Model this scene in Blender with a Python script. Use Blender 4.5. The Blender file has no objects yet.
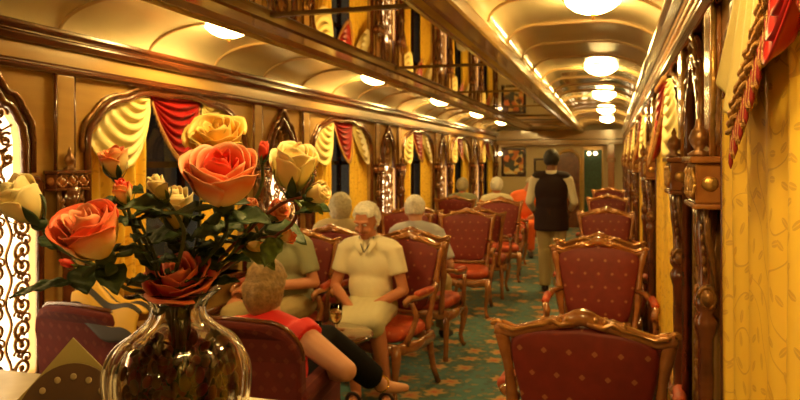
import bpy, math, random
from mathutils import Vector, Matrix, noise
R = math.radians
PI = math.pi
S = bpy.context.scene
COL = S.collection
rnd = random.Random(7)

# ------------------------------------------------------------------ materials
def new_mat(name):
    m = bpy.data.materials.new(name); m.use_nodes = True
    nt = m.node_tree
    return m, nt, nt.nodes['Principled BSDF']

def N(nt, t, **kw):
    n = nt.nodes.new(t)
    for k, v in kw.items():
        if k in n.inputs.keys() if hasattr(n.inputs, 'keys') else False: n.inputs[k].default_value = v
        else: setattr(n, k, v)
    return n

def plain(name, col, rough=.5, metal=0, coat=0, bump=0, bscale=40, var=0, vscale=6, sheen=0, spec=None):
    m, nt, b = new_mat(name)
    b.inputs['Base Color'].default_value = (*col, 1)
    b.inputs['Roughness'].default_value = rough
    b.inputs['Metallic'].default_value = metal
    b.inputs['Coat Weight'].default_value = coat
    b.inputs['Coat Roughness'].default_value = .08
    b.inputs['Sheen Weight'].default_value = sheen
    if spec is not None: b.inputs['Specular IOR Level'].default_value = spec
    tc = nt.nodes.new('ShaderNodeTexCoord')
    if var:
        n = nt.nodes.new('ShaderNodeTexNoise'); n.inputs['Scale'].default_value = vscale; n.inputs['Detail'].default_value = 4
        nt.links.new(tc.outputs['Object'], n.inputs['Vector'])
        r = nt.nodes.new('ShaderNodeValToRGB')
        r.color_ramp.elements[0].position = .3; r.color_ramp.elements[1].position = .7
        r.color_ramp.elements[0].color = (*[c*(1-var) for c in col], 1)
        r.color_ramp.elements[1].color = (*[min(1, c*(1+var)) for c in col], 1)
        nt.links.new(n.outputs['Fac'], r.inputs['Fac']); nt.links.new(r.outputs['Color'], b.inputs['Base Color'])
    if bump:
        n = nt.nodes.new('ShaderNodeTexNoise'); n.inputs['Scale'].default_value = bscale; n.inputs['Detail'].default_value = 3
        nt.links.new(tc.outputs['Object'], n.inputs['Vector'])
        bp = nt.nodes.new('ShaderNodeBump'); bp.inputs['Strength'].default_value = bump; bp.inputs['Distance'].default_value = .01
        nt.links.new(n.outputs['Fac'], bp.inputs['Height']); nt.links.new(bp.outputs['Normal'], b.inputs['Normal'])
    return m

def wood(name, c1, c2, rough=.28, coat=.6, scale=(3, 3, 30), axis_long='Y'):
    m, nt, b = new_mat(name)
    tc = nt.nodes.new('ShaderNodeTexCoord'); mp = nt.nodes.new('ShaderNodeMapping')
    mp.inputs['Scale'].default_value = scale
    n = nt.nodes.new('ShaderNodeTexNoise'); n.inputs['Scale'].default_value = 1.5; n.inputs['Detail'].default_value = 6; n.inputs['Distortion'].default_value = .6
    r = nt.nodes.new('ShaderNodeValToRGB')
    r.color_ramp.elements[0].color = (*c1, 1); r.color_ramp.elements[1].color = (*c2, 1)
    r.color_ramp.elements[0].position = .3; r.color_ramp.elements[1].position = .72
    nt.links.new(tc.outputs['Object'], mp.inputs['Vector']); nt.links.new(mp.outputs['Vector'], n.inputs['Vector'])
    nt.links.new(n.outputs['Fac'], r.inputs['Fac']); nt.links.new(r.outputs['Color'], b.inputs['Base Color'])
    b.inputs['Roughness'].default_value = rough; b.inputs['Coat Weight'].default_value = coat; b.inputs['Coat Roughness'].default_value = .1
    return m

def math_node(nt, op, a, b=None, c=None):
    n = nt.nodes.new('ShaderNodeMath'); n.operation = op
    for i, x in enumerate((a, b, c)):
        if x is None: continue
        if isinstance(x, (int, float)): n.inputs[i].default_value = x
        else: nt.links.new(x, n.inputs[i])
    return n.outputs[0]

def mixc(nt, fac, a, b):
    n = nt.nodes.new('ShaderNodeMix'); n.data_type = 'RGBA'
    if isinstance(fac, (int, float)): n.inputs[0].default_value = fac
    else: nt.links.new(fac, n.inputs[0])
    for i, x in ((6, a), (7, b)):
        if isinstance(x, tuple): n.inputs[i].default_value = (*x, 1)
        else: nt.links.new(x, n.inputs[i])
    return n.outputs[2]

def brocade(name, base, motif, pitch=.085, size=.009, axes='XZ', rough=.6, sheen=0):
    """upholstery with a regular staggered small motif"""
    m, nt, b = new_mat(name)
    tc = nt.nodes.new('ShaderNodeTexCoord'); sp = nt.nodes.new('ShaderNodeSeparateXYZ')
    nt.links.new(tc.outputs['Object'], sp.inputs[0])
    u = sp.outputs[axes[0]]; v = sp.outputs[axes[1]]
    vs = math_node(nt, 'DIVIDE', v, pitch)
    row = math_node(nt, 'FLOOR', vs)
    off = math_node(nt, 'MULTIPLY', math_node(nt, 'MODULO', row, 2.0), .5)
    us = math_node(nt, 'ADD', math_node(nt, 'DIVIDE', u, pitch), off)
    fu = math_node(nt, 'SUBTRACT', math_node(nt, 'FRACT', us), .5)
    fv = math_node(nt, 'SUBTRACT', math_node(nt, 'FRACT', vs), .5)
    # four lobed blossom: distance minus wobble
    ang = math_node(nt, 'ARCTAN2', fv, fu)
    lob = math_node(nt, 'MULTIPLY', math_node(nt, 'COSINE', math_node(nt, 'MULTIPLY', ang, 4.0)), .12)
    d = math_node(nt, 'SQRT', math_node(nt, 'ADD', math_node(nt, 'MULTIPLY', fu, fu), math_node(nt, 'MULTIPLY', fv, fv)))
    lim = math_node(nt, 'MULTIPLY', math_node(nt, 'ADD', lob, 1.0), size/pitch)
    f = math_node(nt, 'LESS_THAN', d, lim)
    n = nt.nodes.new('ShaderNodeTexNoise'); n.inputs['Scale'].default_value = 22; n.inputs['Detail'].default_value = 3
    nt.links.new(tc.outputs['Object'], n.inputs['Vector'])
    basec = mixc(nt, n.outputs['Fac'], tuple(c*.7 for c in base), tuple(min(1, c*1.35) for c in base))
    nt.links.new(mixc(nt, math_node(nt, 'MULTIPLY', f, .35), basec, motif), b.inputs['Base Color'])
    b.inputs['Roughness'].default_value = rough; b.inputs['Sheen Weight'].default_value = sheen
    b.inputs['Sheen Tint'].default_value = (1, .5, .3, 1)
    return m

M = {}
M['honey'] = wood('honey_wood', (.46, .27, .07), (.60, .37, .11), rough=.3, coat=.5, scale=(2, 1, 9))
M['honey_dk'] = wood('soffit_wood', (.28, .16, .045), (.40, .25, .08), rough=.25, coat=.6, scale=(9, 1, 9))
M['trim'] = wood('red_brown_trim', (.085, .022, .007), (.18, .052, .016), rough=.22, coat=.9, scale=(8, 2, 8))
M['orangewood'] = wood('orange_wood', (.34, .11, .025), (.48, .18, .045), rough=.2, coat=.9, scale=(8, 8, 2))
M['chairwood'] = wood('chair_wood', (.24, .075, .022), (.42, .165, .045), rough=.22, coat=.9, scale=(8, 8, 8))
M['darkwood'] = plain('dark_wood', (.05, .018, .008), .25, coat=.6, var=.3)
M['gilt'] = plain('gilt_carving', (.62, .36, .10), .3, metal=.65, bump=.5, bscale=60, var=.3, vscale=30)
M['bronze'] = plain('bronze_carving', (.26, .12, .035), .28, metal=.45, coat=.4, bump=.5, bscale=50, var=.4, vscale=25)
M['lattice'] = plain('lattice_gilt', (.30, .15, .04), .3, metal=.6)
M['cream'] = plain('cream_panel', (.86, .76, .46), .16, coat=.8, var=.05, vscale=2)
M['creamrib'] = plain('cove_rib', (.50, .34, .15), .3, coat=.4)
M['mirror'] = plain('ceiling_mirror', (.88, .78, .58), .03, metal=1)
M['brass'] = plain('brass', (.85, .55, .18), .2, metal=1)
M['creamsilk'] = plain('cream_silk', (.84, .70, .28), .45, bump=.15, bscale=90)
M['redsilk'] = plain('red_silk', (.34, .008, .008), .42)
M['redsilk_dk'] = plain('maroon_silk', (.20, .012, .010), .5)
M['fringe'] = plain('gold_fringe', (.55, .28, .08), .5, bump=.8, bscale=200)
M['fringe_red'] = plain('maroon_tassel', (.30, .02, .02), .5)
M['counter'] = plain('counter_stone', (.52, .45, .36), .25, var=.12, vscale=12, coat=.3)
M['skin'] = plain('skin', (.62, .30, .17), .5)
M['skin_dk'] = plain('tanned_skin', (.50, .19, .09), .5)
M['skin_red'] = plain('ruddy_skin', (.55, .22, .11), .5)
M['skin_brown'] = plain('brown_skin', (.22, .09, .04), .5)
M['eye'] = plain('eye_white', (.7, .65, .6), .2)
M['pupil'] = plain('eye_dark', (.02, .012, .01), .2)
M['lip'] = plain('lips', (.42, .10, .07), .4)
M['whitehair'] = plain('white_hair', (.80, .76, .66), .6, bump=.9, bscale=70, var=.2, vscale=50)
M['greyhair'] = plain('grey_hair', (.42, .36, .22), .6, bump=.9, bscale=70, var=.25, vscale=50)
M['blondehair'] = plain('blonde_hair', (.30, .18, .06), .55, bump=.9, bscale=60, var=.35, vscale=40)
M['darkhair'] = plain('dark_hair', (.012, .009, .008), .5, bump=.6, bscale=70)
M['brownhair'] = plain('brown_hair', (.10, .05, .025), .5, bump=.6, bscale=70)
M['blouse'] = plain('cream_blouse', (.80, .72, .50), .7, bump=.25, bscale=30)
M['skirt'] = plain('khaki_skirt', (.56, .50, .30), .8, bump=.3, bscale=25)
M['greenshirt'] = plain('sage_shirt', (.27, .27, .15), .8, bump=.3, bscale=25)
M['khaki'] = plain('khaki_cloth', (.40, .30, .13), .8, bump=.3, bscale=25)
M['paleblue'] = plain('pale_blue_shirt', (.50, .50, .52), .8, bump=.3, bscale=25)
M['orangeshirt'] = plain('orange_shirt', (.85, .14, .015), .7, bump=.2)
M['redtop'] = plain('red_top', (.72, .02, .015), .6)
M['black'] = plain('black_cloth', (.008, .007, .007), .9, spec=.15)
M['vest'] = plain('maroon_black_vest', (.022, .008, .008), .75, spec=.3)
M['whitecloth'] = plain('white_shirt', (.70, .64, .48), .8, bump=.3, bscale=25)
M['leather'] = plain('dark_leather', (.03, .015, .01), .4)
M['gold'] = plain('gold', (.9, .6, .15), .2, metal=1)
M['stem'] = plain('stem_green', (.045, .06, .012), .5, var=.3)
M['stemred'] = plain('stem_red', (.14, .03, .015), .5, var=.3)
M['leaf'] = plain('leaf_green', (.020, .042, .010), .55, var=.4, vscale=30)
M['leaflt'] = plain('leaf_light', (.10, .15, .025), .4, var=.3, vscale=30)
M['card'] = plain('olive_card', (.34, .27, .09), .7, var=.08)
M['carddot'] = plain('card_dots', (.40, .30, .15), .7)
M['cardbrown'] = plain('card_brown', (.10, .045, .018), .6, var=.15)
M['curtain_far'] = None
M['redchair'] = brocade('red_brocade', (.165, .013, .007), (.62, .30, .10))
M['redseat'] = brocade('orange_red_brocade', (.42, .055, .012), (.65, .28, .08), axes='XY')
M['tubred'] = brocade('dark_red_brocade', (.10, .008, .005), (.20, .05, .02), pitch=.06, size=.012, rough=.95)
M['tile'] = plain('painted_wall_pale', (.62, .50, .26), .5)
M['teal'] = plain('dark_green_leaves', (.02, .06, .03), .5, var=.4, vscale=20)

def yellow_mat():
    m, nt, b = new_mat('yellow_embroidered_silk')
    uv = nt.nodes.new('ShaderNodeUVMap')
    vo = nt.nodes.new('ShaderNodeTexVoronoi'); vo.inputs['Scale'].default_value = 17; vo.inputs['Randomness'].default_value = .75
    vo.voronoi_dimensions = '2D'
    nt.links.new(uv.outputs[0], vo.inputs['Vector'])
    sub = nt.nodes.new('ShaderNodeVectorMath'); sub.operation = 'SUBTRACT'
    nt.links.new(uv.outputs[0], sub.inputs[0]); nt.links.new(vo.outputs['Position'], sub.inputs[1])
    spc = nt.nodes.new('ShaderNodeSeparateColor'); nt.links.new(vo.outputs['Color'], spc.inputs[0])
    rot = nt.nodes.new('ShaderNodeVectorRotate'); rot.rotation_type = 'Z_AXIS'
    nt.links.new(sub.outputs[0], rot.inputs['Vector'])
    nt.links.new(math_node(nt, 'MULTIPLY', spc.outputs[0], 6.28), rot.inputs['Angle'])
    sp = nt.nodes.new('ShaderNodeSeparateXYZ'); nt.links.new(rot.outputs[0], sp.inputs[0])
    a = math_node(nt, 'DIVIDE', sp.outputs[0], .017); c = math_node(nt, 'DIVIDE', sp.outputs[1], .0065)
    d = math_node(nt, 'ADD', math_node(nt, 'MULTIPLY', a, a), math_node(nt, 'MULTIPLY', c, c))
    leaf = math_node(nt, 'LESS_THAN', d, 1.0)
    ax = math_node(nt, 'LESS_THAN', math_node(nt, 'ABSOLUTE', sp.outputs[1]), .0012)
    leaf = math_node(nt, 'MULTIPLY', leaf, math_node(nt, 'SUBTRACT', 1.0, math_node(nt, 'MULTIPLY', ax, .6)))
    n = nt.nodes.new('ShaderNodeTexNoise'); n.inputs['Scale'].default_value = 5.5; n.inputs['Detail'].default_value = 0; n.noise_dimensions = '2D'
    nt.links.new(uv.outputs[0], n.inputs['Vector'])
    st = math_node(nt, 'LESS_THAN', math_node(nt, 'ABSOLUTE', math_node(nt, 'SUBTRACT', math_node(nt, 'FRACT', math_node(nt, 'MULTIPLY', n.outputs['Fac'], 4.0)), .5)), .03)
    f = math_node(nt, 'MAXIMUM', leaf, st)
    col = mixc(nt, math_node(nt, 'MULTIPLY', f, .62), (.95, .62, .06), (.60, .30, .03))
    nt.links.new(col, b.inputs['Base Color'])
    b.inputs['Roughness'].default_value = .45
    return m
M['yellow'] = yellow_mat()

def striped_mat():
    m, nt, b = new_mat('yellow_black_stripes')
    uv = nt.nodes.new('ShaderNodeUVMap'); sp = nt.nodes.new('ShaderNodeSeparateXYZ'); nt.links.new(uv.outputs[0], sp.inputs[0])
    w = math_node(nt, 'FRACT', math_node(nt, 'MULTIPLY', sp.outputs[1], 4.0))
    f = math_node(nt, 'LESS_THAN', w, .30)
    nt.links.new(mixc(nt, f, (.72, .42, .035), (.03, .02, .01)), b.inputs['Base Color']); b.inputs['Roughness'].default_value = .6
    return m
M['stripe'] = striped_mat()

def carpet_mat():
    m, nt, b = new_mat('floral_teal_carpet')
    tc = nt.nodes.new('ShaderNodeTexCoord')
    n0 = nt.nodes.new('ShaderNodeTexNoise'); n0.inputs['Scale'].default_value = 9; nt.links.new(tc.outputs['Object'], n0.inputs['Vector'])
    wv = nt.nodes.new('ShaderNodeMix'); wv.data_type = 'VECTOR'; wv.inputs[0].default_value = .10
    nt.links.new(tc.outputs['Object'], wv.inputs[4]); nt.links.new(n0.outputs['Color'], wv.inputs[5])
    vo = nt.nodes.new('ShaderNodeTexVoronoi'); vo.inputs['Scale'].default_value = 4.0; vo.inputs['Randomness'].default_value = .8; vo.voronoi_dimensions = '2D'
    nt.links.new(wv.outputs[1], vo.inputs['Vector'])
    sub = nt.nodes.new('ShaderNodeVectorMath'); sub.operation = 'SUBTRACT'
    nt.links.new(wv.outputs[1], sub.inputs[0]); nt.links.new(vo.outputs['Position'], sub.inputs[1])
    sp = nt.nodes.new('ShaderNodeSeparateXYZ'); nt.links.new(sub.outputs[0], sp.inputs[0])
    ang = math_node(nt, 'ARCTAN2', sp.outputs[1], sp.outputs[0])
    pet = math_node(nt, 'MULTIPLY', math_node(nt, 'COSINE', math_node(nt, 'MULTIPLY', ang, 6.0)), .22)
    d = math_node(nt, 'DIVIDE', vo.outputs['Distance'], math_node(nt, 'ADD', pet, 1.0))
    r = nt.nodes.new('ShaderNodeValToRGB'); cr = r.color_ramp; cr.interpolation = 'LINEAR'
    cr.elements[0].position = 0; cr.elements[0].color = (.42, .07, .02, 1)
    cr.elements[1].position = .12; cr.elements[1].color = (.50, .22, .05, 1)
    for p, c in ((.20, (.42, .27, .10)), (.27, (.06, .10, .05)), (.33, (.025, .10, .09)), (.6, (.04, .15, .14))):
        e = cr.elements.new(p); e.color = (*c, 1)
    nt.links.new(d, r.inputs['Fac'])
    v2 = nt.nodes.new('ShaderNodeTexVoronoi'); v2.inputs['Scale'].default_value = 17; v2.voronoi_dimensions = '2D'
    nt.links.new(wv.outputs[1], v2.inputs['Vector'])
    f2 = math_node(nt, 'LESS_THAN', v2.outputs['Distance'], .30)
    f2 = math_node(nt, 'MULTIPLY', f2, math_node(nt, 'GREATER_THAN', d, .30))
    sc = nt.nodes.new('ShaderNodeSeparateColor'); nt.links.new(v2.outputs['Color'], sc.inputs[0])
    c2 = mixc(nt, sc.outputs[0], (.30, .19, .06), (.02, .06, .05))
    nt.links.new(mixc(nt, math_node(nt, 'MULTIPLY', f2, .75), r.outputs['Color'], c2), b.inputs['Base Color'])
    b.inputs['Roughness'].default_value = .95; b.inputs['Sheen Weight'].default_value = .2
    return m
M['carpet'] = carpet_mat()

def attr_mat(name, stops, rough=.5):
    """colour along the petal, from its base (0) to its rim (1)"""
    m, nt, b = new_mat(name)
    at = nt.nodes.new('ShaderNodeUVMap'); sp = nt.nodes.new('ShaderNodeSeparateXYZ'); nt.links.new(at.outputs[0], sp.inputs[0])
    n = nt.nodes.new('ShaderNodeTexNoise'); n.inputs['Scale'].default_value = 45
    tc = nt.nodes.new('ShaderNodeTexCoord'); nt.links.new(tc.outputs['Object'], n.inputs['Vector'])
    v = math_node(nt, 'ADD', sp.outputs[1], math_node(nt, 'MULTIPLY', math_node(nt, 'SUBTRACT', n.outputs['Fac'], .5), .35))
    r = nt.nodes.new('ShaderNodeValToRGB'); cr = r.color_ramp
    cr.elements[0].position = stops[0][0]; cr.elements[0].color = (*stops[0][1], 1)
    cr.elements[1].position = stops[-1][0]; cr.elements[1].color = (*stops[-1][1], 1)
    for p, c in stops[1:-1]:
        e = cr.elements.new(p); e.color = (*c, 1)
    nt.links.new(v, r.inputs['Fac']); nt.links.new(r.outputs['Color'], b.inputs['Base Color'])
    b.inputs['Roughness'].default_value = rough
    b.inputs['Subsurface Weight'].default_value = .15; b.inputs['Subsurface Radius'].default_value = (.01, .004, .002)
    return m
M['p_coral'] = attr_mat('petal_coral', [(0, (.85, .66, .28)), (.45, (.86, .50, .26)), (.75, (.84, .20, .09)), (1, (.90, .42, .24))])
M['p_creamcoral'] = attr_mat('petal_cream_coral', [(0, (.85, .66, .28)), (.5, (.86, .60, .28)), (.75, (.84, .26, .12)), (1, (.85, .14, .06))])
M['p_red'] = attr_mat('petal_red', [(0, (.70, .10, .03)), (.5, (.75, .035, .02)), (1, (.82, .08, .04))])
M['p_cream'] = attr_mat('petal_cream', [(0, (.45, .42, .10)), (.4, (.80, .66, .28)), (1, (.90, .76, .42))])
M['p_creamred'] = attr_mat('petal_cream_red', [(0, (.60, .50, .15)), (.7, (.88, .66, .30)), (1, (.80, .16, .04))])
M['p_yellow'] = attr_mat('petal_yellow', [(0, (.85, .40, .06)), (.5, (.90, .52, .08)), (1, (.92, .66, .20))])
M['p_deep'] = attr_mat('petal_deep', [(0, (.60, .06, .03)), (.6, (.72, .04, .035)), (1, (.85, .28, .20))])

def glass(name, col=(1, 1, 1), rough=0.0, ior=1.5):
    m, nt, b = new_mat(name)
    b.inputs['Base Color'].default_value = (*col, 1); b.inputs['Transmission Weight'].default_value = 1
    b.inputs['Roughness'].default_value = rough; b.inputs['IOR'].default_value = ior
    return m
M['glass'] = glass('clear_glass', (.98, .96, .93))
M['windowglass'] = glass('window_glass', (.75, .78, .8))
M['wine'] = glass('pale_wine', (.95, .75, .35), ior=1.34)

LIGHTCOL = (1, .655, .205)
def emis(name, col, st):
    m, nt, b = new_mat(name)
    b.inputs['Base Color'].default_value = (.8, .75, .6, 1)
    b.inputs['Emission Color'].default_value = (*col, 1); b.inputs['Emission Strength'].default_value = st
    return m
M['lamp'] = emis('lit_lamp_glass', LIGHTCOL, 62)
M['panel'] = emis('backlit_panel', (1, .76, .42), 3.8)
M['sconce'] = emis('lit_sconce', (1, .7, .35), 6)

# ------------------------------------------------------------------ mesh builder
class MB:
    def __init__(s): s.v = []; s.f = []; s.uv = {}; s.mi = []; s.cur = 0
    def add(s, vs, fs, uvs=None):
        o = len(s.v); s.v += [tuple(p) for p in vs]
        for f in fs: s.f.append(tuple(i+o for i in f)); s.mi.append(s.cur)
        if uvs:
            for i, u in enumerate(uvs): s.uv[o+i] = u
    def box(s, a, b):
        (x0, y0, z0), (x1, y1, z1) = a, b
        s.add([(x0,y0,z0),(x1,y0,z0),(x1,y1,z0),(x0,y1,z0),(x0,y0,z1),(x1,y0,z1),(x1,y1,z1),(x0,y1,z1)],
              [(0,3,2,1),(4,5,6,7),(0,1,5,4),(1,2,6,5),(2,3,7,6),(3,0,4,7)])
    def grid(s, fn, nu, nv, uvfn=None, close_u=False):
        vs = []; uvs = []
        for j in range(nv+1):
            for i in range(nu+(0 if close_u else 1)):
                u, v = i/nu, j/nv
                vs.append(fn(u, v)); uvs.append(uvfn(u, v) if uvfn else (u, v))
        w = nu if close_u else nu+1
        fs = []
        for j in range(nv):
            for i in range(nu):
                i2 = (i+1) % w
                fs.append((j*w+i, j*w+i2, (j+1)*w+i2, (j+1)*w+i))
        s.add(vs, fs, uvs)
    def tube(s, path, rad, n=8, flat=None, cap=True, up=None):
        """swept round section; flat=(a,b) scales the section along (side, up)"""
        P = [Vector(p) for p in path]; m = len(P)
        if not hasattr(rad, '__len__'): rad = [rad]*m
        T = []
        for i in range(m):
            t = (P[min(i+1, m-1)]-P[max(i-1, 0)])
            T.append(t.normalized() if t.length > 1e-9 else Vector((0, 0, 1)))
        if up is None:
            up = Vector((0, 0, 1)) if abs(T[0].z) < .9 else Vector((0, 1, 0))
            nrm = (up-T[0]*up.dot(T[0])).normalized()
        else:
            up = Vector(up); nrm = (up-T[0]*up.dot(T[0])).normalized()
        vs = []; a, b = flat or (1, 1)
        for i in range(m):
            nrm = (nrm-T[i]*nrm.dot(T[i]))
            nrm = nrm.normalized() if nrm.length > 1e-6 else T[i].orthogonal().normalized()
            bn = T[i].cross(nrm)
            for k in range(n):
                q = 2*PI*k/n
                vs.append(P[i]+bn*(math.cos(q)*rad[i]*a)+nrm*(math.sin(q)*rad[i]*b))
        fs = [(i*n+k, i*n+(k+1) % n, (i+1)*n+(k+1) % n, (i+1)*n+k) for i in range(m-1) for k in range(n)]
        if cap: fs += [tuple(range(n-1, -1, -1)), tuple((m-1)*n+k for k in range(n))]
        s.add(vs, fs)
    def limb(s, path, rad, n=12):
        """closed tapered limb with rounded ends"""
        P = [Vector(p) for p in path]; r = list(rad) if hasattr(rad, '__len__') else [rad]*len(P)
        # densify
        Q = []; rr = []
        for i in range(len(P)-1):
            for k in range(4):
                t = k/4; Q.append(P[i].lerp(P[i+1], t)); rr.append(r[i]*(1-t)+r[i+1]*t)
        Q.append(P[-1]); rr.append(r[-1])
        d0 = (Q[0]-Q[1]).normalized(); d1 = (Q[-1]-Q[-2]).normalized()
        pre = [(Q[0]+d0*rr[0]*math.sin(a), rr[0]*math.cos(a)) for a in (1.45, 1.0, .5)]
        post = [(Q[-1]+d1*rr[-1]*math.sin(a), rr[-1]*math.cos(a)) for a in (.5, 1.0, 1.45)]
        s.tube([p for p, _ in pre]+Q+[p for p, _ in post], [x for _, x in pre]+rr+[x for _, x in post], n)
    def ell(s, c, r, nu=16, nv=10, rot=None):
        c = Vector(c)
        vs = []; fs = []
        for j in range(nv+1):
            a = -PI/2+PI*j/nv
            for i in range(nu):
                b = 2*PI*i/nu
                p = Vector((r[0]*math.cos(a)*math.cos(b), r[1]*math.cos(a)*math.sin(b), r[2]*math.sin(a)))
                if rot: p = rot @ p
                vs.append(c+p)
        for j in range(nv):
            for i in range(nu):
                fs.append((j*nu+i, j*nu+(i+1) % nu, (j+1)*nu+(i+1) % nu, (j+1)*nu+i))
        s.add(vs, fs)
    def lathe(s, prof, c=(0, 0, 0), n=24, flute=0, nf=10, cap=True):
        """prof: list of (r, z)"""
        vs = []; m = len(prof)
        for r, z in prof:
            for k in range(n):
                a = 2*PI*k/n; q = r*(1+flute*math.cos(nf*a))
                vs.append((c[0]+q*math.cos(a), c[1]+q*math.sin(a), c[2]+z))
        fs = [(i*n+k, i*n+(k+1) % n, (i+1)*n+(k+1) % n, (i+1)*n+k) for i in range(m-1) for k in range(n)]
        if cap: fs += [tuple(range(n-1, -1, -1)), tuple((m-1)*n+k for k in range(n))]
        s.add(vs, fs)
    def prism(s, pts, d0, d1, axis='Y'):
        """extruded outline: pts (a,b) in the plane across axis"""
        def P(a, b, d):
            return {'Y': (a, d, b), 'X': (d, a, b), 'Z': (a, b, d)}[axis]
        n = len(pts)
        vs = [P(a, b, d0) for a, b in pts]+[P(a, b, d1) for a, b in pts]
        s.add(vs, [tuple(range(n-1, -1, -1)), tuple(range(n, 2*n))]+[(i, (i+1) % n, n+(i+1) % n, n+i) for i in range(n)])
    def xf(s, mat):
        s.v = [tuple(mat @ Vector(p)) for p in s.v]; return s
    def build(s, name, mat, parent=None, smooth=True, mods=None, loc=None):
        me = bpy.data.meshes.new(name); me.from_pydata(s.v, [], s.f); me.update()
        mats = mat if isinstance(mat, (list, tuple)) else [mat]
        for m in mats: me.materials.append(M[m] if isinstance(m, str) else m)
        uvl = me.uv_layers.new(name='UVMap')
        if s.uv:
            for l in me.loops: uvl.data[l.index].uv = s.uv.get(l.vertex_index, (0, 0))
        if len(mats) > 1:
            for p, i in zip(me.polygons, s.mi): p.material_index = i
        if smooth: me.shade_smooth() if hasattr(me, 'shade_smooth') else None
        o = bpy.data.objects.new(name, me); COL.objects.link(o)
        if smooth == 'auto':
            me.shade_flat()
        if parent: o.parent = parent
        if loc: o.location = loc
        for t, kw in (mods or []):
            md = o.modifiers.new(t.lower(), t)
            for k, v in kw.items(): setattr(md, k, v)
        return o
BEV = lambda w, seg=2: ('BEVEL', dict(width=w, segments=seg, limit_method='ANGLE'))
SOL = lambda t: ('SOLIDIFY', dict(thickness=t, offset=0))
SUB = lambda n=1: ('SUBSURF', dict(levels=n, render_levels=n))

def empty(name, loc=(0, 0, 0), rz=0):
    o = bpy.data.objects.new(name, None); COL.objects.link(o); o.location = loc; o.rotation_euler = (0, 0, rz); o.empty_display_size = .1
    return o
def tag(o, label, cat, group=None):
    o['label'] = label; o['category'] = cat
    if group: o['group'] = group
    return o
def struct(o): o['kind'] = 'structure'; return o
def copy_tree(o, parent=None):
    c = o.copy(); COL.objects.link(c)
    if parent: c.parent = parent
    for ch in [x for x in list(o.children)]: copy_tree(ch, c)
    return c

# ------------------------------------------------------------------ layout
XL, XR = -2.60, .28
YB, YE = -1.6, 16.6
PIER_L = [2.38+2.84*k for k in range(-1, 6)]      # centres of the piers, left wall
WIN_L = [3.80+2.84*k for k in range(-1, 5)]
PIER_R = [y+.12 for y in PIER_L]; WIN_R = [y+.12 for y in WIN_L]
HW, HWR, SILL = .80, .87, .74
CORN0, CORN1 = 1.965, 2.15

def arch_win(t):
    t = min(1, abs(t)); return 1.56+.37*math.sqrt(max(0, 1-t**2.3))
def arch_out(n=64, hw=HW):
    """scalloped outline of the window head, from one spring to the other"""
    pts = []
    for i in range(n+1):
        a = PI*i/n
        c, s_ = math.cos(a), math.sin(a)
        x = -hw*math.copysign(abs(c)**.85, c); z = 1.56+.375*s_**.75
        k = 1+.05*abs(math.sin(a*6.5))
        pts.append((x*(1+.012*abs(math.sin(a*7))), 1.56+(z-1.56)*k))
    return pts
NHW, NSILL = .20, .55
NLW = .29
def arch_head(n=32, hw=NHW):
    pts = []
    for i in range(n+1):
        t = -1+2*i/n
        at = abs(t)
        z = 1.62+.20*math.sqrt(max(0, 1-at**2))**1.0+.07*max(0, 1-at*2.2)**1.6
        z += .014*abs(math.sin(at*PI*2.5))
        pts.append((hw*t, z))
    return pts
def arch_niche(n=32, hw=NHW):
    return [(-NLW, 1.445), (-NLW+.02, 1.46), (-hw, 1.462)]+arch_head(n, hw)+[(hw, 1.462), (NLW-.02, 1.46), (NLW, 1.445)]

def wall_mesh(X, side, wins, piers, name):
    """side=+1: the room lies towards +X of the wall; openings go through"""
    mb = MB(); th = .20
    hw_ = HW if side == 1 else HWR
    ops = [(y, hw_, SILL if side == 1 else .22, arch_out(hw=hw_), .18) for y in wins]+[(y, NLW, NSILL, arch_niche(), .07) for y in piers]
    ops = [o for o in ops if o[0]-o[1] > YB and o[0]+o[1] < YE]
    ops.sort(key=lambda o: o[0])
    y = YB; Z1 = 2.40
    def q(y0, z0, y1, z1, y2, z2, y3, z3, x=X):
        mb.add([(x, y0, z0), (x, y1, z1), (x, y2, z2), (x, y3, z3)], [(0, 1, 2, 3)])
    for yc, hw, z0, pts, dep in ops:
        xm = max(p[0] for p in pts)
        q(y, 0, yc-xm, 0, yc-xm, Z1, y, Z1)
        q(yc-xm, 0, yc+xm, 0, yc+xm, z0, yc-xm, z0)
        for (a, za), (b, zb) in zip(pts[:-1], pts[1:]):
            if b <= a: continue
            q(yc+a, za, yc+b, zb, yc+b, Z1, yc+a, Z1)
        # reveal
        xo = X-side*dep
        out = [(-xm, z0)]+pts+[(xm, z0)]
        n = len(out)
        vs = [(X, yc+a, b) for a, b in out]+[(xo, yc+a, b) for a, b in out]
        mb.add(vs, [(i, (i+1) % n, n+(i+1) % n, n+i) for i in range(n)])
        y = yc+xm
    q(y, 0, YE, 0, YE, Z1, y, Z1)
    return struct(mb.build(name, 'honey', smooth=False))

wl = wall_mesh(XL, 1, WIN_L, PIER_L, 'wall_left')
wr = wall_mesh(XR, -1, WIN_R, PIER_R, 'wall_right')
mb = MB(); mb.add([(XL, YB, 0), (XR, YB, 0), (XR, YE, 0), (XL, YE, 0)], [(0, 1, 2, 3)])
struct(mb.build('floor', 'carpet', smooth=False))
mb = MB(); mb.box((XL-.2, YB-.1, 0), (XR+.2, YB, 2.6)); struct(mb.build('wall_back', 'honey', smooth=False))
mb = MB(); mb.box((XL-.2, YE, 0), (XR+.2, YE+.1, 2.6)); struct(mb.build('wall_front', 'tile', smooth=False))

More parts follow.
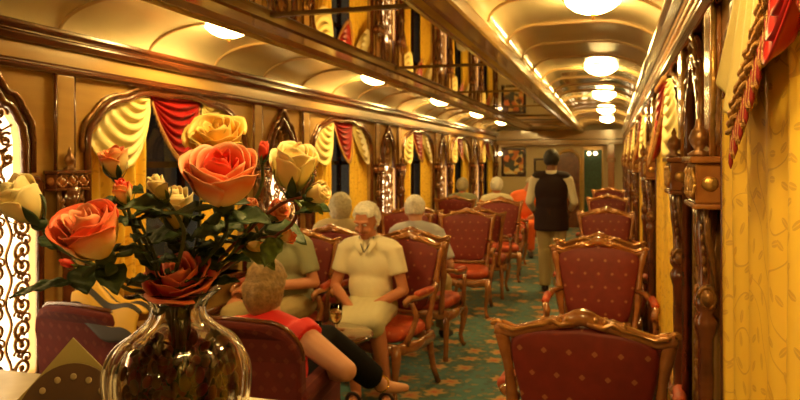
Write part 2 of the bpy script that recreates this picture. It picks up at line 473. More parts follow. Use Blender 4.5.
# panel mouldings: profile swept along Y
def molding(name, X, side, prof, mat, y0=YB, y1=YE):
    """prof: list of (out, z)"""
    mb = MB(); mb.prism([(X+side*o, z) for o, z in prof], y0, y1, 'Y')
    return struct(mb.build(name, mat, smooth=False, mods=[BEV(.004, 1)]))
tn = 1
for X, side in ((XL, 1), (XR, -1)):
    for prof, mat in (
        ([(0, 2.09), (.05, 2.09), (.075, 2.12), (.06, 2.135), (.085, 2.155), (.085, 2.175), (0, 2.175)], 'trim'),
        ([(0, 2.01), (.022, 2.01), (.022, 2.09), (0, 2.09)], 'honey'),
        ([(0, 1.965), (.03, 1.965), (.05, 1.985), (.035, 2.0), (.045, 2.012), (0, 2.012)], 'trim'),
        ([(0, .50), (.03, .50), (.04, .52), (.03, .55), (0, .55)], 'trim')):
        molding('trim_%d' % tn, X, side, prof, mat); tn += 1
    molding('baseboard_%s' % ('left' if side == 1 else 'right'), X, side, [(0, 0), (.03, 0), (.03, .14), (.015, .16), (0, .16)], 'trim')
# slim gilt lines on the right cornice
for z in (2.03, 2.07):
    molding('trim_%d' % tn, XR, -1, [(.0, z), (.035, z), (.035, z+.012), (0, z+.012)], 'gilt'); tn += 1

# ceiling: coves, soffits, mirror
def cove(name, Xw, side, Xs, Zs, ztop):
    mb = MB(); pts = []
    n = 12
    for i in range(n+1):
        a = PI/2*i/n; pts.append((Xw+side*(.40*(1-math.cos(a))), 2.165+(ztop-2.165)*math.sin(a)))
    xe = Xs
    for i in range(1, 7):
        a = PI/2*i/6; pts.append((xe-side*.20*(1-math.sin(a)) , ztop-.11*(1-math.cos(a))))
    pts.append((Xs-side*.002, ztop-.13))
    m = len(pts)
    vs = [(x, YB, z) for x, z in pts]+[(x, YE, z) for x, z in pts]
    mb.add(vs, [(i, i+1, m+i+1, m+i) for i in range(m-1)])
    return struct(mb.build(name, 'cream', smooth=True)), pts
_, ptsL = cove('ceiling', XL, 1, -1.85, 2.24, 2.335)
_, ptsR = cove('ceiling_right', XR, -1, -.60, 2.20, 2.36)
mb = MB()
y = .0
for pts in (ptsL, ptsR):
    yy = -1.4+.0
    while yy < YE:
        path = [(x, yy, z-.004) for x, z in pts[:-1]]
        mb.tube(path, .012, 6, flat=(1.0, .8))
        yy += .70
struct(mb.build('trim_%d' % tn, 'creamrib')); tn += 1
mb = MB()
mb.prism([(-1.85, 2.42), (-1.85, 2.225), (-1.80, 2.215), (-1.76, 2.235), (-1.64, 2.235), (-1.60, 2.215), (-1.56, 2.215), (-1.55, 2.245), (-1.55, 2.42)], YB, YE, 'Y')
struct(mb.build('trim_%d' % tn, 'honey_dk', smooth=False)); tn += 1
mb = MB()
mb.prism([(-.85, 2.42), (-.85, 2.245), (-.84, 2.215), (-.80, 2.215), (-.78, 2.235), (-.73, 2.235), (-.71, 2.20), (-.69, 2.20), (-.68, 2.17), (-.61, 2.165), (-.60, 2.175), (-.60, 2.34), (-.60, 2.42)], YB, YE, 'Y')
struct(mb.build('trim_%d' % tn, 'honey_dk', smooth=False)); tn += 1
mb = MB(); mb.box((-1.55, YB, 2.24), (-.85, YE-2.2, 2.26)); struct(mb.build('ceiling_mirror', 'mirror', smooth=False))
mb = MB(); mb.box((-1.55, YE-2.2, 2.225), (-.85, YE, 2.26)); struct(mb.build('ceiling_end', 'cream', smooth=False))
mb = MB()
yy = 1.0
while yy < YE-1.2:
    mb.box((-1.56, yy, 2.230), (-.84, yy+.03, 2.245)); yy += 2.0
struct(mb.build('trim_%d' % tn, 'honey_dk', smooth=False)); tn += 1
mb = MB(); mb.box((XL-.2, YB, 2.44), (XR+.2, YE, 2.5)); struct(mb.build('ceiling_roof', 'honey_dk', smooth=False))
# thin lines of moulding at the soffit edges
for x, z in ((-1.575, 2.212), (-.825, 2.212), (-.70, 2.198)):
    mb = MB(); mb.prism([(x-.012, z+.01), (x, z-.008), (x+.012, z+.01)], YB, YE, 'Y'); struct(mb.build('trim_%d' % tn, 'trim', smooth=False)); tn += 1
# cross beam and cornice at the far end
mb = MB(); mb.box((XL, YE-.35, 2.02), (XR, YE, 2.22)); mb.box((XL, YE-.42, 1.94), (XR, YE, 2.0)); mb.box((XL, YE-.3, 1.90), (XR, YE, 1.94))
struct(mb.build('trim_%d' % tn, 'honey', smooth=False)); tn += 1

# ------------------------------------------------------------------ windows
def window(idx, X, side, yc):
    H_ = HW if side == 1 else HWR
    mb = MB()
    x = X-side*.17; sill_ = SILL if side == 1 else .22
    out = [(-H_, sill_)]+arch_out(hw=H_)+[(H_, sill_)]
    mb.tube([(x, yc+a, b) for a, b in out]+[(x, yc-H_, sill_)], .03, 6)
    for a in (-.27, .27): mb.box((x-.02, yc+a-.02, sill_), (x+.02, yc+a+.02, 1.9))
    mb.box((x-.02, yc-H_, 1.50), (x+.02, yc+H_, 1.54))
    w = struct(mb.build('window_%d' % idx, 'darkwood', smooth=False))
    g = MB(); g.box((x-.006, yc-H_, sill_), (x-.001, yc+H_, 1.94)); g.build('pane', 'windowglass', w, smooth=False)
    s_ = MB(); s_.box((X-side*.18, yc-H_, sill_-.03), (X+side*.04, yc+H_, sill_)); s_.build('window_sill', 'trim', w, smooth=False, mods=[BEV(.006)])
    # scalloped, beaded trim round the opening
    t = MB(); t.tube([(X+side*(.012 if side == 1 else .004), yc+a, b) for a, b in [(-H_, sill_)]+arch_out(hw=H_+.012)+[(H_, sill_)]], .020 if side == 1 else .010, 6)
    t.build('arch_trim', 'trim', w)
    b_ = MB(); pts = arch_out(n=84, hw=H_+.045)
    b_.tube([(X+side*.008, yc+a, b+.03) for a, b in pts], [.009+.006*abs(math.sin(i*1.3)) for i in range(len(pts))], 6)
    b_.build('beading', 'bronze', w)
k = 1
for y in WIN_L: window(k, XL, 1, y); k += 1
for y in WIN_R: window(k, XR, -1, y); k += 1
mb = MB(); mb.box((XL-.6, YB, 0), (XL-.55, YE, 2.5)); mb.box((XR+.55, YB, 0), (XR+.6, YE, 2.5))
struct(mb.build('wall_outside_night', plain('night', (.004, .004, .006), .9), smooth=False))

# drapes: local frame s along the wall (x), out of the wall (y), up (z)
def swag_surface(P0, P1, drop, nf, amp, side_pull=0, nu=26, nv=44):
    """P0(t),P1(t) -> (s,z) of the left/right gather; drop(t) the sag of fold t"""
    def fn(u, t):
        a = P0(t); b = P1(t)
        s_ = a[0]*(1-u)+b[0]*u; z = a[1]*(1-u)+b[1]*u
        w = 4*u*(1-u)
        z -= drop*t*w**.85
        s_ += side_pull*t*w
        bulge = (.5+.5*math.cos(2*PI*nf*t))
        y = .02+amp*bulge*(.25+.75*w)+.03*w*t
        return (s_, y, z-.012*bulge*w)
    mb = MB(); mb.grid(fn, nu, nv); return mb

def drape(yc, X, side, near=False, label=''):
    hw_ = HW if side == 1 else HWR
    o = empty('window_drape', (X-side*(.045 if side == 1 else .005), yc, 0), -PI/2 if side == 1 else PI/2)
    rw = .11 if near else .29; rd = .22 if near else .36
    r = swag_surface(lambda t: (-rw+.05*t*rw/.3, 1.945-.03*t), lambda t: (rw-.05*t*rw/.3, 1.945-.03*t), rd, 7, .032)
    rs = r.build('red_swag', 'redsilk', o, mods=[SOL(.004)])
    n = 40
    if not near:
        fr = MB(); pts = []
        for i in range(n+1):
            u = i/n; w = 4*u*(1-u); pts.append((-.25*(1-u)+.25*u, .07*w+.03, 1.915-rd*w**.85-.012))
        fr.tube(pts, .008, 6)
        for p in pts: fr.tube([p, (p[0], p[1], p[2]-.018), (p[0], p[1], p[2]-.036)], [.004, .006, .003], 5)
        fr.build('fringe', 'fringe', rs)
    c = MB(); c.tube([(-rw-.01+(2*rw+.02)*i/40, .035+.006*math.sin(i*1.6), 1.945) for i in range(41)], [.014+.005*math.sin(i*2.4) for i in range(41)], 7)
    c.build('top_cord', 'fringe', o)
    for sg in (-1, 1):
        m = MB()
        def fn(u, t, sg=sg):
            a = (rw-.015, 1.945-.12*t); th = t**.85
            b = (rw+.05+(hw_-.07-rw)*th, 1.94-.30*th**2.0)
            s_ = a[0]*(1-u)+b[0]*u; z = a[1]*(1-u)+b[1]*u
            w = 4*u*(1-u)*(1+.5*(u-.5)); w = max(0, w)
            z -= (.20 if side == 1 else .13)*t*w**.8; s_ += -.02*t*w
            bl = .5+.5*math.cos(2*PI*7*t)
            fl = .03*bl*(.3+.7*w)*(1 if side == 1 else .6)
            return (sg*s_, (.03 if side == 1 else .018)+fl+.035*w*t, z-.01*bl*w)
        hem = lambda s_: min(1.79, 1.79-.18*max(0, min(1, (s_-.10)/.36)))+(max(0, s_-.50)*.62)
        if near:
            def fn(u, v, sg=sg):
                sb = .09+.66*u; s_ = .30+(sb-.30)*(.55+.45*v)
                z = 1.95+(hem(sb)-1.95)*v+.010*math.sin(u*30)*v
                y = .025+.015*v+(.003+.012*v)*math.sin((u**1.3)*2*PI*5)
                return (sg*s_, y, z)
        m.grid(fn, 60 if near else 26, 46)
        cs = m.build('cream_swag', 'creamsilk', o, mods=[SOL(.004)])
        inner = .30 if side == 1 else .0
        q = MB(); wd = hw_-.01-inner
        ph = rnd.random()*6
        def cf(u, v, sg=sg, inner=inner, wd=wd, ph=ph):
            s_ = inner+wd*u
            z = .78+(1.80-.78)*v if side == 1 else .30+1.50*v
            A = .022 if side == 1 else .012
            P_ = .095 if side == 1 else .17
            return (sg*s_, .0+A*math.sin(u*wd*2*PI/P_+ph+.5*math.sin(v*3))+.006*math.sin(u*37+v*2), z)
        q.grid(cf, 70, 14, uvfn=lambda u, v, wd=wd: (u*wd*1.25+(.9 if sg > 0 else 0), v*1.05 if side == 1 else v*1.5))
        q.build('curtain_panel', 'yellow', o, mods=[SOL(.003)])
        if near:
            # heavy braid with tassels along the hem of the cream swag
            base = [(sg*(.09+.36*i/26), .058, 1.80-.19*(i/26)**.9) for i in range(27)]
            b_ = MB()
            for k_ in range(4):
                b_.tube([(p[0]+sg*.010*math.sin(i*1.7+k_*1.6), p[1]+.006*math.cos(i*1.7+k_*1.6), p[2]-.006+.012*k_) for i, p in enumerate(base)], .0055, 6)
            bb = b_.build('braid', 'fringe', cs)
            for par, mt in ((0, 'fringe_red'), (1, 'fringe')):
                tas = MB()
                for i, p in list(enumerate(base))[par::2]:
                    dz = .052+.014*((i//2) % 2)
                    tas.tube([(p[0], p[1], p[2]-.01), (p[0], p[1], p[2]-.03), (p[0], p[1], p[2]-dz), (p[0], p[1], p[2]-dz-.012)], [.002, .0025, .0050, .001], 6)
                tas.build('tassel_fringe', mt, o)
    tag(o, label, 'curtain', 'swagged window drapes')
    return o
ordn = ['nearest', 'second', 'third', 'fourth', 'fifth', 'sixth']
vis = [y for y in WIN_L if y > 2]
for i, y in enumerate(vis):
    drape(y, XL, 1, label='%s yellow curtain with cream and red swags on the left wall, counted from the counter' % ordn[i])
for i, y in enumerate([y for y in WIN_R if y > 0]):
    drape(y, XR, -1, near=(i == 0), label='%s yellow curtain with cream and red swags on the right wall, counted from the camera' % ordn[i])

# ------------------------------------------------------------------ lattice niches
def spiral(mb, c, r0, turns, ang, hand, rad=.006, depth=0, n=22):
    pts = []
    for i in range(n+1):
        t = i/n; rr = r0*(1-.85*t); a = ang+hand*turns*2*PI*t
        pts.append((c[0]+rr*math.cos(a), depth, c[1]+rr*math.sin(a)))
    mb.tube(pts, [rad*(1-.3*i/n) for i in range(n+1)], 5)
    mb.ell((pts[-1][0], depth, pts[-1][2]), (rad*1.5, rad*1.2, rad*1.5), 8, 5)
    return pts[0]
def lattice_proto():
    o = empty('lattice_niche', (0, 0, 0))
    fr = MB(); out = [(-NLW, NSILL)]+arch_niche(hw=NHW)+[(NLW, NSILL)]
    fr.tube([(a, .015, b) for a, b in out], .020, 6)
    out2 = [(-NHW-.054, 1.49)]+[(a*1.27, 1.62+(b-1.62)*1.28) for a, b in arch_head(hw=NHW)]+[(NHW+.054, 1.49)]
    fr.tube([(a, .012, b) for a, b in out2], .014, 6)
    fr.build('frame', 'trim', o)
    # cresting along the outer arch
    cr = MB()
    cr.tube([(a, .026, b) for a, b in out2[1:-1]], [.005+.006*(i % 2) for i in range(len(out2)-2)], 6)
    cr.build('beading', 'bronze', o)
    L = MB(); rr = random.Random(3)
    nx, nz = 4, 10; cw = 2*NLW/nx; ch = (1.46-NSILL)/nz
    for j in range(nz):
        for i in range(nx//2):
            cx = cw*(i+.5); z = NSILL+ch*(j+.5)
            h = 1 if (i+j) % 2 == 0 else -1
            for sg in (-1, 1):
                p = spiral(L, (sg*cx, z+.012*h), .054, 1.35, PI/2 if h > 0 else -PI/2, sg*h, .0105, -.012)
                L.tube([p, (sg*(cx+.02*h), -.02, z+.045*h), (sg*(cx-.01), -.02, z+.075*h)], .007, 5)
                spiral(L, (sg*(cx-.022*h), z-.035*h), .030, 1.0, 0, -sg, .007, -.012, 14)
    # vertical wavy stems
    for s0 in (-.145, 0, .145):
        L.tube([(s0+.016*math.sin(k*.7+s0*20), -.02, NSILL+(1.46-NSILL)*k/40) for k in range(41)], .0085, 5)
    for (cx, z_) in ((.07, 1.53), (.14, 1.56), (.06, 1.60), (.13, 1.64), (.07, 1.70), (.10, 1.76)):
        for sg in (-1, 1): spiral(L, (sg*cx, z_), .036, 1.2, z_*9, sg, .0095, -.02)
    for s0 in (-.12, .12): L.tube([(s0*(1-.5*k/20)+.014*math.sin(k*.9), -.02, 1.46+.36*k/20) for k in range(21)], .008, 5)
    for z_ in (1.50, 1.58, 1.67):
        for sg in (-1, 1): L.tube([(0, -.02, z_), (sg*.05, -.02, z_+.035), (sg*.10, -.02, z_+.01), (sg*.16, -.02, z_+.04)], .007, 5)
    # arch filling: an urn of leaves
    for k in range(7):
        a = PI*(k+.5)/7; L.tube([(0, -.02, 1.66), (.05*math.cos(a), -.02, 1.66+.06*math.sin(a)), (.13*math.cos(a), -.02, 1.66+.14*math.sin(a))], [.006, .009, .003], 5)
    L.lathe([(.006, 1.60), (.03, 1.62), (.035, 1.66), (.015, 1.69), (.03, 1.72), (.02, 1.77), (.004, 1.84)], (0, -.015, 0), 12)
    L.build('scrollwork', 'lattice', o)
    return o
proto = lattice_proto()
def backpanel(lit):
    p = MB(); out = [(-NLW, NSILL)]+arch_niche(hw=NHW)+[(NLW, NSILL)]
    p.prism(out, -.068, -.055, 'Y'); return p.build('light_panel' if lit else 'back_panel', 'panel' if lit else 'darkwood', smooth=False)
pl = backpanel(True); pd = backpanel(False)
firstused = [False]
def niche(X, side, y, lit, label):
    o = proto if not firstused[0] else copy_tree(proto)
    if not firstused[0]: firstused[0] = True; b = pl if lit else pd
    b = (pl if lit else pd)
    if b.parent is None: b2 = b
    else: b2 = b.copy(); COL.objects.link(b2)
    b2.parent = None
    o.location = (X, y, 0); o.rotation_euler = (0, 0, -PI/2 if side == 1 else PI/2)
    todo.append((b, o))
    tag(o, label, 'lattice panel', 'arched lattice panels between the windows')
todo = []
# copies are made before the back panels are attached
nl = [y for y in PIER_L if y > 1.5]; nr = [y for y in PIER_R if y > 1.5]
# pristine copies
cps = [proto]+[copy_tree(proto) for _ in range(len(nl)+len(nr)-1)]
items = [(XL, 1, y, True, '%s backlit gilt scroll lattice in the left wall, counted from the counter' % ordn[i]) for i, y in enumerate(nl)]
items += [(XR, -1, y, False, '%s unlit gilt scroll niche in the right wall, counted from the camera' % ordn[i]) for i, y in enumerate(nr)]
used = {True: False, False: False}
for o, (X, side, y, lit, lab) in zip(cps, items):
    src = pl if lit else pd
    if not used[lit]: b = src; used[lit] = True
    else: b = src.copy(); COL.objects.link(b)
    b.parent = o
    if lit and y > 3:
        u_ = MB(); u_.prism([(a, zz) for a, zz in [(-NHW, 1.47)]+arch_head(hw=NHW)+[(NHW, 1.47)]], -.054, -.045, 'Y'); u_.build('upper_backing', 'gilt', o, smooth=False)
    o.location = (X, y, 0); o.rotation_euler = (0, 0, -PI/2 if side == 1 else PI/2)
    tag(o, lab, 'lattice panel', 'arched lattice panels between the windows')

# ------------------------------------------------------------------ turned columns with carved capitals
def column_proto(rich, T):
    """T: height of the top of the capital"""
    o = empty('carved_column')
    H = .125 if rich else .085; K = .72 if rich else 1
    s_ = MB()
    prof = [(.05, 0), (.05, .12), (.035, .14), (.045, .18), (.03, .22)]
    for k_ in range(8): prof += [(.030, .26+k_*.10), (.028, .30+k_*.10)]
    prof += [(.030, 1.06), (.042, 1.09), (.045, 1.11), (.030, 1.13), (.045, 1.15), (.045, 1.17), (.028, 1.19), (.030, 1.26), (.042, 1.33), (.055, T-.085)]
    s_.lathe(prof, (0, .045, 0), 14); s_.v = [(x, y*K, z) for x, y, z in s_.v]; s_.build('shaft', 'trim', o)
    b = MB()
    b.prism([(0, T-.40), (.04, T-.38), (.045, T-.34), (.03, T-.26), (.05, T-.17), (.085, T-.10), (0, T-.10)], -.028, .028, 'X')
    for sg in (-1, 1):
        pts = []
        for i in range(26):
            t = i/25; a = 2.2*2*PI*t; r_ = .034*(1-.8*t); pts.append((sg*.036, .045+r_*math.cos(a), T-.345+r_*math.sin(a)))
        b.tube(pts, .008, 6)
        b.tube([(sg*.05, .02, T-.32), (sg*.048, .03, T-.24), (sg*.06, .05, T-.17), (sg*.075, .055, T-.10)], [.006, .012, .015, .011], 7)
        for k_ in range(5): b.ell((sg*(.036+.007*k_), .055+.004*k_, T-.27+.03*k_), (.009, .008, .012), 8, 5)
    b.tube([(-.045, .045, T-.345), (.045, .045, T-.345)], .022, 12)
    b.v = [(x, y*K, z-(.04 if rich else 0)) for x, y, z in b.v]; b.build('bracket', 'bronze', o)
    c = MB()
    c.box((-.105, 0, T-H), (.105, .07, T-.018)); c.box((-.118, 0, T-.018), (.118, .085, T)); c.box((-.11, 0, T-H-.015), (.11, .078, T-H))
    cap = c.build('capital', 'chairwood' if rich else 'trim', o, smooth=False, mods=[BEV(.005)])
    d = MB()
    zc = T-.010-H/2; kz = 1.5 if rich else 1
    for x in (-.07, .0, .07):
        d.ell((x, .070, zc), (.020, .012, .020*kz), 12, 8)
        for sg in (-1, 1):
            for s2 in (-1, 1):
                d.tube([(x+sg*.035, .071, zc), (x+sg*.018, .075, zc+s2*.020*kz), (x, .072, zc+s2*.028*kz)], [.004, .006, .004], 6)
    for x in (-.105, .105): d.ell((x, .035, zc), (.012, .022, .020), 8, 6)
    d.tube([(-.105, .071, zc), (.105, .071, zc)], .003, 5)
    d.build('carving', 'gilt' if rich else 'orangewood', cap)
    f = MB(); f.lathe([(.028, T), (.030, T+.008), (.012, T+.018), (.022, T+.035), (.027, T+.05), (.020, T+.07), (.008, T+.085), (.010, T+.095), (.002, T+.115)], (0, .05, 0), 14)
    f.build('finial', 'bronze', o)
    p = MB(); p.box((-.055, 0, T), (.055, .03, 1.965)); p.build('pilaster_strip', 'orangewood' if rich else 'honey', o, smooth=False, mods=[BEV(.004)])
    for x in (-.062, .062):
        e = MB(); e.tube([(x, .022, T), (x, .022, 1.965)], .008, 6); e.build('edge_bead', 'gilt' if rich else 'trim', o)
    return o
for X, side, piers, rich, dz in ((XL, 1, PIER_L, False, -.06), (XR, -1, PIER_R, True, 0)):
    pr = column_proto(rich, 1.56+dz); pos = []
    for y in piers:
        for dy in ((-.44, .44) if side == 1 else (-.41, .41)):
            if (side == 1 and 2.4 < y+dy < YE) or (side == -1 and 1.2 < y+dy < YE): pos.append(y+dy)
    cp = [pr]+[copy_tree(pr) for _ in pos[1:]]
    words = ['first', 'second', 'third', 'fourth', 'fifth', 'sixth', 'seventh', 'eighth', 'ninth', 'tenth', 'eleventh', 'twelfth']
    for i, (o, y) in enumerate(zip(cp, pos)):
        o.location = (X, y, 0); o.rotation_euler = (0, 0, -PI/2 if side == 1 else PI/2)
        if side == 1:
            tag(o, '%s turned honey-wood column with capital along the left wall, from the near end' % words[i], 'column', 'carved columns along the left wall')
        else:
            tag(o, '%s glossy orange-wood column with gilt capital along the right wall, from the near end' % words[i], 'column', 'carved columns along the right wall')

# ------------------------------------------------------------------ ceiling lamps
def lamp_proto():
    o = empty('ceiling_lamp')
    g = MB(); g.lathe([(.006, -.085), (.05, -.080), (.095, -.062), (.128, -.035), (.140, 0)], n=28); g.build('glass_shade', 'lamp', o)
    r_ = MB(); r_.tube([(.145*math.cos(a*PI/16), .145*math.sin(a*PI/16), 0) for a in range(33)], .010, 8, cap=False); r_.build('metal_rim', 'brass', o)
    f = MB(); f.lathe([(.012, -.084), (.014, -.09), (.007, -.098), (.012, -.105), (.002, -.115)], n=12); f.build('finial', 'brass', o)
    return o
lp = lamp_proto(); first = True
LY = [3.6+2.64*k for k in range(-2, 5)]
for nm, X, z in (('left', -2.13, 2.345), ('right', -.09, 2.36)):
    for i, y in enumerate(LY):
        o = lp if first else copy_tree(lp); first = False
        o.location = (X, y, z)
        if y > 2:
            tag(o, '%s round glowing glass lamp on the %s ceiling cove, from the near end' % (ordn[i-2], nm), 'ceiling lamp', 'ceiling lamps on the %s cove' % nm)
        else:
            tag(o, 'round glowing glass lamp overhead on the %s cove, out of view behind the camera%s' % (nm, '' if i else ', rearmost'), 'ceiling lamp', 'ceiling lamps on the %s cove' % nm)
# ------------------------------------------------------------------ chairs
def bpos(x, z, y0=-.25, rec=.16):
    """point on the reclined back plane"""
    return (x, y0-(z-.45)*rec, z)
def carved_chair_proto():
    o = empty('carved_armchair')
    # seat cushion
    s_ = MB()
    def fn(u, v):
        a = 2*PI*u; b = PI*(v-.5)
        cx = math.copysign(abs(math.cos(a))**.45, math.cos(a)); cy = math.copysign(abs(math.sin(a))**.45, math.sin(a))
        cb = max(0, math.cos(b))**.35; sb = math.copysign(abs(math.sin(b))**.8, math.sin(b))
        w = .265+.02*cy
        return (w*cx*cb, .245*cy*cb, .415+.055*sb)
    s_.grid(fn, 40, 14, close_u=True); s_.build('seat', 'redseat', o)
    f = MB()
    for sg in (-1, 1):
        f.tube([(sg*.27, -.22, .34), (sg*.285, .0, .33), (sg*.285, .22, .345)], .026, 8, flat=(.8, 1.5))
    f.tube([(-.285, .225, .345), (-.14, .245, .335), (-.05, .25, .345), (0, .255, .325), (.05, .25, .345), (.14, .245, .335), (.285, .225, .345)], .026, 8, flat=(.8, 1.5))
    f.tube([(-.27, -.225, .345), (.27, -.225, .345)], .024, 8, flat=(.8, 1.5))
    for x in (-.03, 0, .03): f.ell((x, .275, .33+.01*(x == 0)), (.016, .01, .02), 8, 6)
    f.build('seat_frame', 'chairwood', o)
    for sg in (-1, 1):
        l = MB(); l.tube([(sg*.265, .215, .36), (sg*.285, .235, .30), (sg*.275, .23, .20), (sg*.255, .215, .10), (sg*.265, .225, .035), (sg*.28, .245, .012)],
                         [.034, .034, .024, .017, .018, .020], 9); l.build('leg', 'chairwood', o)
        l = MB(); l.tube([(sg*.245, -.215, .38), (sg*.25, -.225, .25), (sg*.255, -.25, .12), (sg*.265, -.30, .012)], [.026, .024, .020, .020], 8); l.build('leg', 'chairwood', o)
    # upholstered back, narrower at the waist
    def halfw(z):
        t = (z-.50)/.43
        return .195+.075*t**1.3 if t > 0 else .195
    bk = MB()
    def fb(u, v):
        a = 2*PI*u
        cx = math.copysign(abs(math.cos(a))**.3, math.cos(a)); cz = math.copysign(abs(math.sin(a))**.3, math.sin(a))
        s1 = min(1, v*2) if v < .5 else min(1, (1-v)*2)
        k_ = s1**.35 if s1 > 0 else 0
        z = .72+.225*cz*k_
        if cz > 0: z += .035*k_*(1-(cx*k_)**2)*cz
        x = halfw(min(z, .96))*cx*k_
        p = bpos(x, z)
        dy = (-1 if v < .5 else 1)*(.018+.022*(1-k_**4) )*(1 if 0 < v < 1 else 1)
        return (p[0], p[1]+dy, p[2])
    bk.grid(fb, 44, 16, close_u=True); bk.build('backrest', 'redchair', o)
    # stiles
    st = MB()
    for sg in (-1, 1):
        path = []; rad = []
        for i in range(15):
            z = .36+.60*i/14
            x = sg*(halfw(z)+.022+.012*math.sin((z-.4)*9)); path.append(bpos(x, z)); rad.append(.021+.004*math.sin(i*1.1))
        st.tube(path, rad, 8)
    st.tube([bpos(-.20, .485), bpos(0, .475), bpos(.20, .485)], .020, 8)
    st.build('back_frame', 'chairwood', o)
    # serpentine crest rail with curled ends
    cr = MB(); pts = []; rad = []
    for i in range(41):
        x = -.30+.60*i/40; t = abs(x)/.30
        z = .985+.012*math.cos(t*PI*1.0)-.050*t**1.6+.030*max(0, t-.80)/.20*t + .016*math.exp(-(t/.12)**2)
        pts.append(bpos(x, z)); rad.append(.030-.008*t+.006*math.exp(-(t/.15)**2)+.006*max(0, (t-.85)/.15))
    cr.tube(pts, rad, 10, flat=(1.0, .85))
    crest = cr.build('crest_rail', 'chairwood', o)
    g = MB()
    for sg in (-1, 1):
        for sd in (-1, 1):
            off = sd*.026
            q = [(sg*x_, z_) for x_, z_ in ((.02, 1.0), (.07, .985), (.10, 1.0), (.13, .985), (.18, .972), (.235, .955), (.27, .965), (.285, .972))]
            g.tube([(p[0], p[1]+off, p[2]) for p in (bpos(a, b) for a, b in q)], [.008, .012, .008, .011, .006, .008, .010, .006], 6)
            for i in range(4):
                a, b = .045+.03*i, 1.008-.007*i
                p = bpos(sg*a, b); g.ell((p[0], p[1]+off*.8, p[2]), (.012, .010, .013), 8, 6)
        p = bpos(sg*.295, .962)
        g.tube([(p[0]+sg*.018*math.cos(a*.6)*(1-a/12), p[1], p[2]+.018*math.sin(a*.6)*(1-a/12)) for a in range(11)], .010, 6)
    for sd in (-1, 1):
        p = bpos(0, 1.01); g.ell((p[0], p[1]+sd*.02, p[2]), (.022, .014, .020), 10, 7)
        for sg in (-1, 1): g.ell((sg*.022, p[1]+sd*.02, p[2]-.012), (.014, .010, .012), 8, 6)
    g.build('crest_carving', 'chairgilt', crest)
    # arms
    for sg in (-1, 1):
        a = MB()
        p0 = bpos(sg*.235, .70)
        a.tube([p0, (sg*.29, -.22, .695), (sg*.32, -.10, .665), (sg*.325, .04, .655), (sg*.315, .13, .66), (sg*.305, .165, .64), (sg*.305, .155, .615), (sg*.305, .135, .62)],
               [.018, .020, .021, .021, .022, .020, .015, .010], 8)
        a.tube([(sg*.29, .14, .36), (sg*.31, .10, .44), (sg*.325, .06, .54), (sg*.315, .11, .63)], [.026, .020, .018, .018], 8)
        am = a.build('armrest', 'chairwood', o)
        pd_ = MB(); pd_.limb([(sg*.318, -.12, .685), (sg*.322, .05, .677)], .024, 10); pd_.build('arm_pad', 'redseat', am)
    return o
M['chairgilt'] = plain('chair_gilt_highlights', (.55, .24, .06), .2, metal=.5, coat=.8, var=.3, vscale=20)
chair = carved_chair_proto()

def tub_proto():
    o = empty('tub_armchair')
    b = MB()
    def outline(k=1):
        pts = []
        W, H = .33*k, .90
        for i in range(9): a = PI/2*i/8; pts.append((W-.13+.13*math.cos(PI/2-a+0)*1, 0)) if False else None
        pts = [(-W, .12), (-W, H-.16)]
        for i in range(1, 9): a = PI-PI/2*i/8; pts.append((-W+.16+.16*math.cos(a), H-.16+.16*math.sin(a)))
        for i in range(1, 8): t = i/8; pts.append((-W+.16+(2*W-.32)*t, H+.012*math.sin(PI*t)))
        for i in range(0, 9): a = PI/2-PI/2*i/8; pts.append((W-.16+.16*math.cos(a), H-.16+.16*math.sin(a)))
        pts += [(W, .12)]
        return pts
    b.prism(outline(), -.34, -.25, 'Y')
    b.v = [(x, y-(z-.4)*.10+.25*(x/.33)**2*.25, z) for x, y, z in b.v]
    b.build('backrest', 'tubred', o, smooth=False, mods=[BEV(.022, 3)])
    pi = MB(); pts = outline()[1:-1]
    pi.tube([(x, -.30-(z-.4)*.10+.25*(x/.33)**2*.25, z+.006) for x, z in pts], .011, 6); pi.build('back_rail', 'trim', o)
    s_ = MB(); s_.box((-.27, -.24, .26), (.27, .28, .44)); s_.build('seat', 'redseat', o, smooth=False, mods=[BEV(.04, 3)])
    for sg in (-1, 1):
        a = MB(); a.box((min(sg*.27, sg*.34), -.26, .16), (max(sg*.27, sg*.34), .26, .58))
        a.limb([(sg*.305, -.24, .58), (sg*.305, .25, .58)], .045, 12)
        a.build('armrest', 'tubred', o, smooth=False, mods=[BEV(.012, 2)])
        for y in (-.27, .24):
            l = MB(); l.tube([(sg*.28, y, .20), (sg*.285, y, .08), (sg*.29, y*1.03, .01)], [.026, .020, .018], 8); l.build('leg', 'chairwood', o)
    return o
tub = tub_proto()
